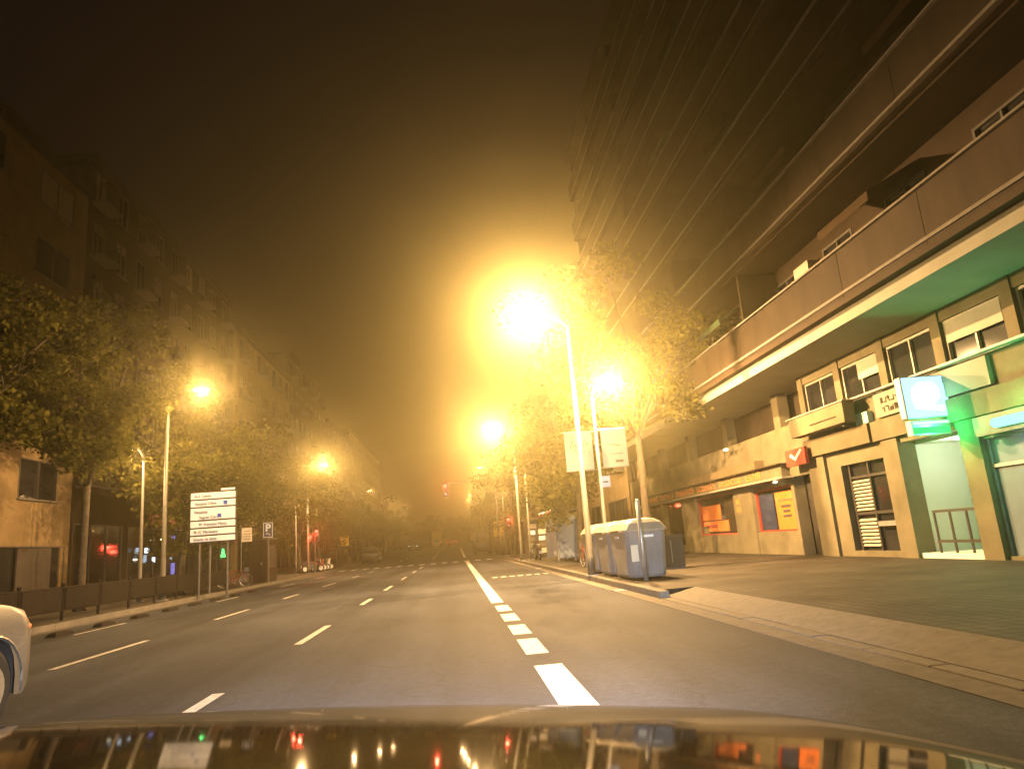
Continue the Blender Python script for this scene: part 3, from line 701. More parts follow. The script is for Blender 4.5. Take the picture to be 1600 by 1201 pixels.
# garage door of the ochre block
gd = MB().box(-17.98, -17.9, 31.2, 33.7, PZ, 2.6).build('garage_door', DKMET, None); gd['label'] = 'dark door'
gd.parent = lb; gd.matrix_parent_inverse = Matrix.Translation((-LF, -2, 0))

# ================================================================== trees
def leaf_cloud(b, centres, n, size, rg):
    vs_ = []; fs_ = []
    for _ in range(n):
        c, r = rg.choice(centres)
        while True:
            p = Vector((rg.uniform(-1, 1), rg.uniform(-1, 1), rg.uniform(-1, 1)))
            if p.length < rg.uniform(.35, 1.25): break
        p = Vector(c) + Vector((p.x*r, p.y*r, p.z*r*.72))
        s = size*rg.uniform(.6, 1.25)
        d = Vector((rg.gauss(0, 1), rg.gauss(0, 1), rg.gauss(-.3, .6))).normalized()
        a = d.cross(Vector((rg.gauss(0, 1), rg.gauss(0, 1), rg.gauss(0, 1)))).normalized(); nn = d.cross(a)
        o = len(vs_)
        vs_ += [p, p+d*s*.35+a*s*.5+nn*s*.08, p+d*s*.75+a*s*.28, p+d*s*1.1, p+d*s*.75-a*s*.28, p+d*s*.35-a*s*.5+nn*s*.08]
        fs_ += [(o, o+1, o+2, o+3), (o, o+3, o+4, o+5)]
    b.add(vs_, fs_)
def tree_meshes(seed, h, spread, trunk_h, nleaf, size):
    rg = random.Random(seed); t = MB()
    lean = Vector((rg.uniform(-.25, .25), rg.uniform(-.25, .25), 0))
    top = Vector((0, 0, trunk_h)) + lean
    t.tube([(0, 0, 0), (0, 0, .25), lean*.4+Vector((0, 0, trunk_h*.5)), top], [.24, .17, .14, .12], 9)
    cl = []
    nb_ = 7
    for i in range(nb_):
        az = 2*pi*i/nb_+rg.uniform(-.35, .35); el = rg.uniform(.35, 1.15)
        L = (h-trunk_h)*rg.uniform(.55, .92)
        e = top + Vector((cos(az)*cos(el)*spread*rg.uniform(.75, 1.1), sin(az)*cos(el)*spread*rg.uniform(.75, 1.1), L*sin(el)))
        m = top.lerp(e, .5)+Vector((rg.uniform(-.3, .3), rg.uniform(-.3, .3), .25))
        st = Vector((0, 0, trunk_h*.86)).lerp(top, .5)
        t.tube([st, m, e], [.085, .055, .02], 6)
        for j in range(9):
            f = rg.uniform(.35, 1.1); c = st.lerp(e, f)+Vector((rg.gauss(0, .75), rg.gauss(0, .75), rg.gauss(.05, .6)))
            t.tube([st.lerp(e, f*.85), c], [.028, .01], 4, cap=False)
            cl.append((c, rg.uniform(.4, 1.15)))
    cl.append((top+Vector((0, 0, (h-trunk_h)*.75)), 1.0))
    cr = MB(); leaf_cloud(cr, cl, nleaf, size, rg)
    tm = t.mesh('trunk'); tm.polygons.foreach_set('use_smooth', [True]*len(tm.polygons))
    cm = bpy.data.meshes.new('crown'); cm.from_pydata([tuple(v) for v in cr.v], [], cr.f); cm.update()
    return tm, cm
TV = [tree_meshes(1, 9.6, 3.3, 3.2, 13000, .155), tree_meshes(2, 11.0, 3.6, 3.6, 14000, .155), tree_meshes(5, 8.6, 3.0, 3.0, 11500, .15), tree_meshes(9, 14.0, 4.0, 5.0, 17000, .16)]
TF = [tree_meshes(21, 9.5, 3.4, 3.2, 4200, .26), tree_meshes(22, 8.5, 3.2, 3.0, 4000, .26), tree_meshes(25, 10.5, 3.6, 3.5, 4600, .27)]
def tree(x, y, v, rz, s, label, leaf=LEAF):
    t = empty('plane_tree', (x, y, PZ+gz(y)), rz); t.scale = (s, s, s); tag(t, label, 'tree', 'street trees along the pavements')
    obj('trunk', v[0], BARK, t); obj('crown', v[1], leaf, t); return t
left_trees = [(-12.6, 11.5, 3, 'leafy tree over the ochre block at the picture edge'), (-13.2, 19.0, 3, 'dim leafy tree between the ochre block and the railing'), (-12.8, 26.0, 3, 'tall leafy tree beside the railing under the lamp'),
              (-12.3, 33.5, 0, 'brightly lit yellow green tree above the direction sign'), (-12.5, 41.0, 2, 'tree whose trunk stands by the leaning bicycle'), (-12.6, 49.0, 1, 'tree behind the parking sign'), (-12.6, 60.0, 0, 'tree just past the twin red signals'), (-12.6, 68.0, 2, 'tree next to the yellow roadside board')]
for i, (x, y, v, l_) in enumerate(left_trees): tree(x, y, TV[v], 1.3*i+.4, 1.0 if v != 3 else .9, l_)
for i, y in enumerate((77, 86, 95, 104, 114, 125, 137, 150)):
    tree(-12.6+rnd.uniform(-.4, .4), y, TF[i % 3], i*1.9, rnd.uniform(.8, .95), f'far tree on the railing side, {NTH[i] + " " if 0 < i < 7 else ("nearest " if i == 0 else "last ")}of those past the yellow board', LEAF2)
right_trees = [(7.2, 26.5, 3, 'tall dim tree rising behind the bins in front of the brown block'), (5.8, 33.5, 0, 'lit tree behind the banners and lamps'), (6.9, 41.5, 2, 'tree beside the bus shelter'), (5.6, 52.5, 1, 'lit tree at the corner before the side street')]
for i, (x, y, v, l_) in enumerate(right_trees): tree(x, y, TV[v], 2.1*i+.9, 1.0 if v != 3 else 1.0, l_)
for i, y in enumerate((77, 85, 94, 103, 113, 124, 136, 150, 168)):
    tree(5.8+rnd.uniform(-.4, .4), y, TF[(i+1) % 3], i*2.3, rnd.uniform(.75, .92), f'far tree on the bin side, {NTH[i] + " " if 0 < i < 7 else ("nearest " if i == 0 else ("eighth " if i == 7 else "last "))}of those past the side street', LEAF2)
for i, (x, y) in enumerate(((-7, 205), (-1, 215), (4, 208), (-12, 196), (9, 200))):
    tree(x, y, TF[i % 3], i, 1.0, f'distant tree at the end of the street, {["middle left", "central", "middle right", "outermost by the railing side", "outermost by the bin side"][i]}', LEAF2)

# ================================================================== signals
def signal_head(parent, x, y, z, lit=0, s=1.0, glow=500):
    hd = MB().box(x-.15*s, x+.15*s, y-.09, y+.12, z-.45*s, z+.45*s).build('signal_head', BLACKP, parent, bevel=.02)
    for k in range(3):
        zz = z+(.28-.28*k)*s
        v = MB(); v.tube([(x, y-.09, zz), (x, y-.15, zz-.005)], [.12*s, .125*s], 12, cap=False); v.build('visor', BLACKP, hd)
        MB().sphere((x, y-.12, zz), .115*s, .05, .115*s, 14, 8).build('lens', LENS_R if k == lit else GLASS, hd)
    MB().box(x-.2*s, x+.2*s, y+.122, y+.13, z-.5*s, z+.5*s).build('backplate', BLACKP, hd)
    if lit == 0: point('signal_glow', (x, y-.35, z+.28*s), (1, .06, .03), glow, .08, hd)
ms = empty('mast_signal', (0, 0, 0)); tag(ms, 'red traffic signal hanging from a long mast arm over the road', 'traffic light')
MB().tube([(4.75, 58.6, PZ), (4.75, 58.6, 3), (4.7, 58.6, 5.6), (4.2, 58.6, 6.25), (3, 58.6, 6.4), (-.56, 58.6, 6.45)], [.12, .11, .09, .08, .07, .05], 10).build('mast', GREENM, ms, smooth=True)
signal_head(ms, -.56, 58.4, 5.85, s=1.15, glow=420)
ks = empty('kerb_signal', (0, 0, 0)); tag(ks, 'red traffic signal on a short post before the side street', 'traffic light')
MB().tube([(4.45, 58.9, PZ), (4.45, 58.9, 3.4)], .06, 8).build('post', GREENM, ks); signal_head(ks, 4.45, 58.75, 2.85, glow=220)
ls = empty('twin_signal', (0, 0, 0)); tag(ls, 'pair of red traffic signals on one post by the railing side kerb', 'traffic light')
MB().tube([(-10.85, 57, PZ), (-10.85, 57, 3.4)], .06, 8).build('post', GREENM, ls); signal_head(ls, -10.65, 56.85, 2.95, glow=260); signal_head(ls, -11.12, 56.85, 2.62, s=.85, glow=120)
pg = empty('pedestrian_signal', (0, 0, 0)); tag(pg, 'green pedestrian signal on a post below the direction sign', 'traffic light')
MB().tube([(-9.95-.62, 32.2, PZ), (-10.57, 32.2, 2.15)], .05, 8).build('post', GREENM, pg)
MB().box(-9.95-.18, -9.95+.16, 32.0, 32.2, 1.5, 2.12).build('head', BLACKP, pg, bevel=.02)
pb = MB(); cx, cz = -9.96, 1.78
pb.sphere((cx, 31.985, cz+.14), .05, .01, .05); pb.box(cx-.06, cx+.06, 31.98, 31.995, cz-.05, cz+.085); pb.box(cx-.09, cx-.02, 31.98, 31.995, cz-.18, cz-.052); pb.box(cx+.02, cx+.1, 31.98, 31.995, cz-.18, cz-.052)
pb.build('walking_figure', LENS_G, pg); point('signal_glow', (cx, 31.8, cz), (.1, 1, .2), 2, .05, pg)
MB().box(-10.57, -9.9, 32.21, 32.26, 1.8, 1.86).build('bracket', BLACKP, pg)

# ================================================================== signs
ds = empty('direction_sign', (0, 0, 0)); tag(ds, 'white panelled direction sign with six stacked rows beside the kerb', 'sign')
rows = [(3.70, 3.98, [('A-2  Lleida', -10.5, .15)], None), (3.39, 3.67, [('Hospital Clinic', -10.5, .15)], -9.27), (2.86, 3.36, [('Hospital', -10.5, .16), ('Sagrat Cor', -10.3, .16)], -9.5),
        (2.56, 2.83, [('Pl. Francesc Macia', -10.3, .15)], None), (2.26, 2.53, [('Pl. C. Maristany', -10.5, .15)], None), (1.97+.02, 2.23, [('Estacio de Sants', -10.5, .14)], None)]
for k, (z0_, z1_, tx, hx) in enumerate(rows):
    z0_ += .265; z1_ += .235
    p = MB().box(-10.64, -8.88, 30.0, 30.04, z0_, z1_).build('sign_row', WHITEP, ds, bevel=.008)
    for j, (s, x, sz) in enumerate(tx):
        zt = (z0_+z1_)/2-.05 if len(tx) == 1 else z1_-.2-j*.22
        text('lettering', s, sz, (x, 29.992, zt), FACE_CAM, INK, p)
    if hx:
        zc = (z0_+z1_)/2 if len(tx) == 1 else z0_+.14
        MB().box(hx-.075, hx+.075, 29.985, 29.998, zc-.075, zc+.075).build('hospital_symbol', BLUEP, p)
MB().box(-9.45, -8.9, 30.0, 30.04, 4.28, 4.36).build('top_plate', WHITEP, ds)
MB().box(-10.68, -8.84, 30.045, 30.07, 2.2, 4.26).build('backing', DKMET, ds)
for x in (-10.3, -9.2):
    MB().tube([(x, 30.12, -.0 if x > LK else PZ), (x, 30.12, 4.2)], .045, 8).build('post', GREENM, ds)
pk = empty('parking_sign', (0, 0, 0)); tag(pk, 'dark blue parking sign with a white letter P by the kiosk', 'sign')
pf = MB().box(-10.88, -10.32, 42.0, 42.04, 2.6, 3.45).build('plate', NAVY, pk, bevel=.01)
bo = MB(); bo.box(-10.86, -10.34, 41.99, 41.998, 3.41, 3.44); bo.box(-10.86, -10.34, 41.99, 41.998, 2.61, 2.64); bo.box(-10.86, -10.83, 41.99, 41.998, 2.642, 3.408); bo.box(-10.37, -10.34, 41.99, 41.998, 2.642, 3.408)
bo.build('border', WHITEP, pf)
text('lettering', 'P', .58, (-10.6, 41.992, 2.95), FACE_CAM, WHITEP, pf, 'CENTER', .006, 0, .018)
MB().tube([(-10.72, 41.992, 2.78), (-10.62, 41.992, 2.84), (-10.55, 41.992, 2.8), (-10.5, 41.992, 2.72)], .02, 6).build('arrow', WHITEP, pf)
MB().tube([(-10.6, 42.1, PZ), (-10.6, 42.1, 3.4)], .04, 8).build('post', GREENM, pk)
nsn = empty('notice_sign', (0, 0, 0)); tag(nsn, 'small pale notice plate on a thin post left of the parking sign', 'sign')
q = MB().box(-10.9, -10.4, 38.0, 38.03, 2.35, 3.05).build('plate', BANNER, nsn)
for k in range(4): MB().box(-10.82, -10.5+.04*(k % 2), 37.99, 37.998, 2.85-k*.13, 2.89-k*.13).build('print', BANINK, q)
MB().tube([(-10.95, 38.05, PZ), (-10.95, 38.05, 3.2)], .035, 8).build('post', GREENM, nsn)
yb = empty('roadside_board', (0, 0, 0)); tag(yb, 'square yellow board on two legs beside the motorbikes', 'sign')
MB().box(-10.95, -10.15, 70, 70.05, 2.1+gz(70), 3.1+gz(70)).build('board', YELP, yb)
for x in (-10.85, -10.25): MB().tube([(x, 70.08, gz(70)), (x, 70.08, 3+gz(70))], .04, 6).build('leg', DKMET, yb)
yb2 = empty('roadside_board', (0, 0, 0)); tag(yb2, 'square yellow board behind the kerb signal past the side street', 'sign')
MB().box(4.2, 5.3, 78, 78.05, 2.0, 3.6).build('board', YELP, yb2)
for x in (4.4, 5.1): MB().tube([(x, 78.08, PZ), (x, 78.08, 3.4)], .05, 6).build('leg', DKMET, yb2)
# lamp-post banners with a handwritten line
def banner(x0, x1, z0_, z1_, label, flip):
    n = 8; vs_ = []; fs_ = []
    for j in range(2):
        for k in range(n+1):
            for i in range(n+1):
                u, v = i/n, k/n
                vs_.append((x0+(x1-x0)*u, 21.6+.03*sin(u*3+v*2+flip)+.008*j, z0_+(z1_-z0_)*v))
        o = j*(n+1)**2
        for k in range(n):
            for i in range(n):
                a = o+k*(n+1)+i; fs_.append((a, a+1, a+n+2, a+n+1))
    t = MB().add(vs_, fs_).build('street_banner', BANNER, None, smooth=True); tag(t, label, 'banner', 'banners on the low lamp post')
    MB().tube([(x0-.02 if not flip else 4.6, 21.62, z1_+.02), (x1+.02 if flip else 4.6, 21.62, z1_+.02)], .02, 6).build('banner_rod', METAL, t)
    MB().tube([(x0-.02 if not flip else 4.6, 21.62, z0_-.02), (x1+.02 if flip else 4.6, 21.62, z0_-.02)], .02, 6).build('banner_rod', METAL, t)
    return t
ba = banner(3.56, 4.42, 3.3, 4.46, 'pale banner with a handwritten dark line, left of the low lamp pole', 0)
yy = 21.57
MB().tube([(3.72, yy, 4.0), (3.78, yy, 4.2), (3.84, yy, 4.02), (3.9, yy, 4.1), (3.88, yy, 3.9), (3.95, yy, 4.12), (4.02, yy, 4.05), (4.08, yy, 4.14), (4.14, yy, 4.06), (4.2, yy, 4.24), (4.24, yy, 4.08), (4.3, yy, 4.14)], .016, 5).build('handwriting', BANINK, ba)
MB().tube([(3.9, yy, 3.86), (3.98, yy, 3.78), (3.94, yy, 3.9), (4.05, yy, 3.84), (4.1, yy, 3.9), (4.06, yy, 3.76), (4.16, yy, 3.86)], .016, 5).build('handwriting', BANINK, ba)
bb = banner(4.72, 5.5, 3.34, 4.5, 'pale banner with faint lines and a dark block, right of the low lamp pole', 1)
for (a, b, z, hh) in ((4.8, 5.1, 4.33, .02), (5.0, 5.3, 3.97, .025), (4.85, 5.2, 4.02, .02), (4.95, 5.35, 3.72, .02), (5.1, 5.35, 3.46, .07)): MB().box(a, b, 21.548, 21.556, z, z+hh).build('print', BANINK, bb)
sp_ = MB().box(4.58, 4.86, 21.55, 21.57, 2.72, 3.06).build('pole_plate', WHITEP); tag(sp_, 'small white plate fixed to the low lamp pole under the banners', 'sign'); MB().tube([(4.58, 21.6, 2.9), (4.66, 21.6, 2.9)], .02, 6).build('clamp', METAL, sp_)
MB().box(4.64, 4.8, 21.54, 21.548, 2.86, 2.9).build('print', INK, sp_)

# ================================================================== railing on the left pavement
bar = MB()
for k in range(13): bar.tube([(0, .08+k*.145, .3), (0, .08+k*.145, .85)], .019, 5)
bar_me = bar.mesh('bars')
post_me = MB().tube([(0, 0, 0), (0, 0, .95)], .032, 8).sphere((0, 0, .96), .045, .045, .045, 8, 6).mesh('post')
rail_me = MB().tube([(0, 0, .88), (0, 2.0, .88)], .028, 8).tube([(0, 0, .28), (0, 2.0, .28)], .024, 8).mesh('rail')
mesh_me = MB().box(.025, .033, .08, 1.92, .3, .86).mesh('infill_panel')
for i in range(10):
    t = empty('railing_section', (-10.95, 15.2+i*2.05, PZ)); tag(t, f'dark pedestrian railing section along the kerb, {(ORD[i] + (" along" if i > 3 else "")) } counted from the camera', 'railing', 'railing sections on the pavement edge')
    obj('post', post_me, RAILM, t); a = obj('post', post_me, RAILM, t); a.location = (0, 2.0, 0)
    obj('rail', rail_me, RAILM, t); obj('bars', bar_me, RAILM, t)['kind'] = 'stuff'; obj('infill_panel', mesh_me, RAILM, t)

# ================================================================== bins
def bin_(y0, label, sticker=False):
    t = empty('waste_container', (4.2, y0, PZ)); tag(t, label, 'waste bin', 'grey waste containers on the kerb')
    L, D = 1.85, 1.05
    loops = []
    for z, i in ((.06, .09), (.12, .06), (.7, .02), (1.12, 0), (1.16, 0)):
        c = .1
        loops.append([(i+c, i, z), (D-i-c, i, z), (D-i, i+c, z), (D-i, L-i-c, z), (D-i-c, L-i, z), (i+c, L-i, z), (i, L-i-c, z), (i, i+c, z)])
    MB().loft(loops).build('body', BINBODY, t)
    ll = []
    for z, i in ((1.165, -.05), (1.22, -.055), (1.38, .05), (1.47, .2), (1.5, .36)):
        c = .1; ll.append([(i+c, i*.6, z), (D-i-c, i*.6, z), (D-i, i*.6+c, z), (D-i, L-i*.6-c, z), (D-i-c, L-i*.6, z), (i+c, L-i*.6, z), (i, L-i*.6-c, z), (i, i*.6+c, z)])
    MB().loft(ll).build('lid', BINLID, t)
    MB().box(-.07, -.045, .5, 1.35, 1.17, 1.23).build('lid_handle', BLACKP, t)
    MB().box(.0-.012, .012, .72, 1.12, 1.02, 1.08).build('reflector', CHROME, t)
    MB().box(.35, .72, -.012, .012, 1.02, 1.08).build('reflector', CHROME, t)
    for y in (.25, L-.25):
        r = MB(); r.box(.02, .06, y-.03, y+.03, .14, 1.1); r.build('rib', BINBODY, t)
    for y in (.2, L-.2):
        for x in (.2, D-.2): MB().tube([(x-.03, y, .06), (x+.03, y, .06)], .06, 10).build('wheel', RUBBER, t)
    if sticker:
        MB().box(.12, .3, .012, .03, .45, .85).build('sticker', BANNER, t)
bin_(17.65, 'nearest grey waste container on the kerb with a pale sticker', True)
bin_(19.75, 'middle grey waste container of the three on the kerb')
bin_(21.95, 'farthest grey waste container of the three on the kerb')
po = empty('kerb_post', (4.52, 17.3, PZ)); tag(po, 'plain grey post standing in front of the nearest container', 'post')
MB().tube([(0, 0, 0), (0, 0, 1.9)], [.06, .055], 10).build('shaft', METAL, po, smooth=True); MB().sphere((0, 0, 1.9), .06, .06, .05).build('cap', METAL, po)
ub = empty('utility_box', (6.05, 21.2, PZ)); tag(ub, 'low dark utility cabinet on the pavement behind the bins', 'cabinet')
MB().box(0, .75, 0, .45, .06, .95).build('body', DKMET, ub, bevel=.02); MB().box(-.03, .78, -.03, .48, .952, 1.0).build('lid', DKMET, ub); MB().box(.02, .73, .02, .43, 0, .058).build('plinth', STONE, ub)
MB().box(.35, .37, -.012, -.002, .2, .85).build('door_gap', METAL, ub)

# ================================================================== bus shelter, news kiosk, kiosk on the left
bh = empty('bus_shelter', (0, 0, 0)); tag(bh, 'glazed bus shelter with a thin lit roof edge on the pavement', 'bus shelter')
for y in (35.2, 37.4, 39.6): MB().tube([(6.3, y, PZ), (6.3, y, 2.6)], .05, 8).build('post', DKMET, bh)
MB().box(4.75, 6.5, 34.9, 39.9, 2.6, 2.72).build('roof', DKMET, bh)
MB().box(4.72, 4.745, 35.0, 39.8, 2.66, 2.70).build('roof_light', WARMW, bh); MB().box(4.72, 4.745, 35.0, 39.8, 2.60, 2.635).build('red_edge', TAIL, bh)
MB().box(6.32, 6.34, 35.3, 39.5, .4, 2.4).build('back_glass', GLASSB, bh)
MB().box(5.0, 6.2, 39.62, 39.66, .3, 2.4).build('advert_panel', BANNER, bh)
MB().box(5.75, 6.15, 35.7, 39.0, .58, .63).build('bench', METAL, bh); MB().box(5.9, 5.98, 36, 36.1, PZ, .579).build('bench_leg', METAL, bh); MB().box(5.9, 5.98, 38.6, 38.7, PZ, .579).build('bench_leg', METAL, bh)
for y in (35.0,): MB().tube([(4.95, y, PZ), (4.95, y, 2.6)], .045, 8).build('post', METAL, bh)
MB().box(5.0, 6.25, 35.02, 35.05, .35, 2.35).build('side_glass', GLASSB, bh)
nk = empty('news_kiosk', (0, 0, 0)); tag(nk, 'newspaper kiosk hung with pale sheets beyond the bus shelter', 'kiosk')
MB().box(4.75, 6.8, 47.2, 49.6, PZ, 2.55).build('body', DKMET, nk, bevel=.03); MB().box(4.4, 7.1, 46.9, 49.9, 2.552, 2.75).build('roof', BROWN2, nk, bevel=.03)
rg = random.Random(3)
for i in range(3):
    for k in range(5):
        x = 4.8+i*.68; z = .45+k*.4
        MB().box(x, x+rg.uniform(.42, .6), 47.16+rg.uniform(0, .01), 47.19, z, z+rg.uniform(.2, .34)).build('magazine', [WHITEP, BANNER, CREAM][(i+k) % 3], nk)
kb = empty('booth', (0, 0, 0)); tag(kb, 'dark closed street booth under the parking sign', 'kiosk')
MB().box(-12.0, -10.95, 43.2, 45.4, PZ, 2.5).build('body', BROWN2, kb, bevel=.04); MB().box(-12.1, -10.85, 43.1, 45.5, 2.502, 2.66).build('roof', DKMET, kb, bevel=.03)
MB().box(-11.8, -11.15, 43.17, 43.198, .35, 2.2).build('door', BROWN, kb); MB().box(-11.3, -11.24, 43.14, 43.168, 1.1, 1.25).build('handle', METAL, kb)
MB().box(-10.95, -10.935, 43.5, 45.1, .9, 2.2).build('shutter', DKMET, kb)

# ================================================================== bicycles and motorbikes
def bicycle(x, y, rz, label, z=PZ):
    t = empty('bicycle', (x, y, z), rz); tag(t, label, 'bicycle')
    for wx in (-.52, .52):
        wl = MB().ring((wx, 0, .34), (0, 1, 0), .32, .019, 28, 6).build('wheel', RUBBER, t)
        s = MB().ring((wx, 0, .34), (0, 1, 0), .295, .012, 28, 5)
        for k in range(12):
            a = 2*pi*k/12; s.tube([(wx, 0, .34), (wx+.29*cos(a), 0, .34+.29*sin(a))], .003, 3, cap=False)
        s.build('rim', METAL, wl)
    f = MB(); B, S_, Hh, R0 = (-.06, 0, .3), (-.2, 0, .78), (.4, 0, .82), (-.52, 0, .34)
    for a, b in ((B, S_), (S_, Hh), (B, (.43, 0, .72)), (R0, B), (R0, S_), ((.4, 0, .85), (.52, 0, .34))): f.tube([a, b], .018, 6)
    f.build('frame', CARRED, t)
    MB().tube([(-.22, 0, .8), (-.25, 0, .94)], .014, 6).sphere((-.25, 0, .96), .13, .07, .03, 10, 6).build('saddle', BLACKP, t)
    MB().tube([(.4, 0, .85), (.38, 0, 1.0)], .014, 6).tube([(.32, -.28, 1.03), (.38, -.1, 1.0), (.38, .1, 1.0), (.32, .28, 1.03)], .013, 6).build('handlebar', BLACKP, t)
    MB().ring((-.06, 0, .3), (0, 1, 0), .09, .008, 14, 4).tube([(-.06, -.06, .3), (.04, -.06, .18)], .01, 5).tube([(-.06, .06, .3), (-.16, .06, .42)], .01, 5).build('crank', METAL, t)
    MB().box(.42, .66, -.14, .14, .72, .92).build('basket', DKMET, t)
bicycle(-11.0, 37.2, radians(14), 'bicycle leaning by the tree before the parking sign')
bicycle(4.85, 26.6, radians(100), 'bicycle parked behind the farthest waste container')
def motorbike(x, y, rz, label, z=PZ, m=CARDARK):
    t = empty('motorbike', (x, y, z+gz(y)), rz); tag(t, label, 'motorbike', 'motorbikes parked on the pavement')
    for wx in (-.62, .62):
        wl = MB().ring((wx, 0, .29), (0, 1, 0), .22, .065, 22, 8).build('wheel', RUBBER, t)
        MB().tube([(wx, -.05, .29), (wx, .05, .29)], .17, 14).build('rim', RIM, wl)
    lp = []
    for xx, hw, z0_, z1_ in ((-.85, .06, .62, .78), (-.5, .16, .45, .84), (0, .15, .3, .72), (.3, .12, .28, .55), (.42, .2, .4, .95), (.55, .12, .6, 1.0)):
        lp.append([(xx, -hw, z0_), (xx, hw, z0_), (xx, hw, z1_-.06), (xx, hw*.5, z1_), (xx, -hw*.5, z1_), (xx, -hw, z1_-.06)])
    MB().loft(lp).build('body', m, t)
    MB().sphere((-.38, 0, .86), .42, .15, .07, 12, 6).build('seat', BLACKP, t)
    MB().tube([(.62, .09, .29), (.42, .09, .95)], .03, 6).tube([(.62, -.09, .29), (.42, -.09, .95)], .03, 6).build('fork', METAL, t)
    MB().tube([(.3, -.36, 1.05), (.42, -.1, 1.02), (.42, .1, 1.02), (.3, .36, 1.05)], .018, 6).build('handlebar', BLACKP, t)
    MB().sphere((.56, 0, .9), .05, .1, .08, 10, 6).build('headlight', CHROME, t)
    MB().box(-.9, -.85, -.07, .07, .64, .7).build('tail_light', REDP, t)
    MB().box(-.93, -.905, -.1, .1, .38, .55).build('number_plate', WHITEP, t)
motorbike(4.75, 42.2, radians(95), 'dark motorbike parked at the kerb before the news kiosk')
for i, (y, m) in enumerate(((59.5, CARDARK), (61.0, CARRED), (62.4, CARDARK), (64.2, CARWHITE))):
    motorbike(-11.5, y, radians(20), ['dark motorbike nearest the twin red signals', 'red motorbike second in the row past the twin signals', 'dark motorbike third in the row past the twin signals', 'white motorbike last in the row past the twin signals'][i], m=m)

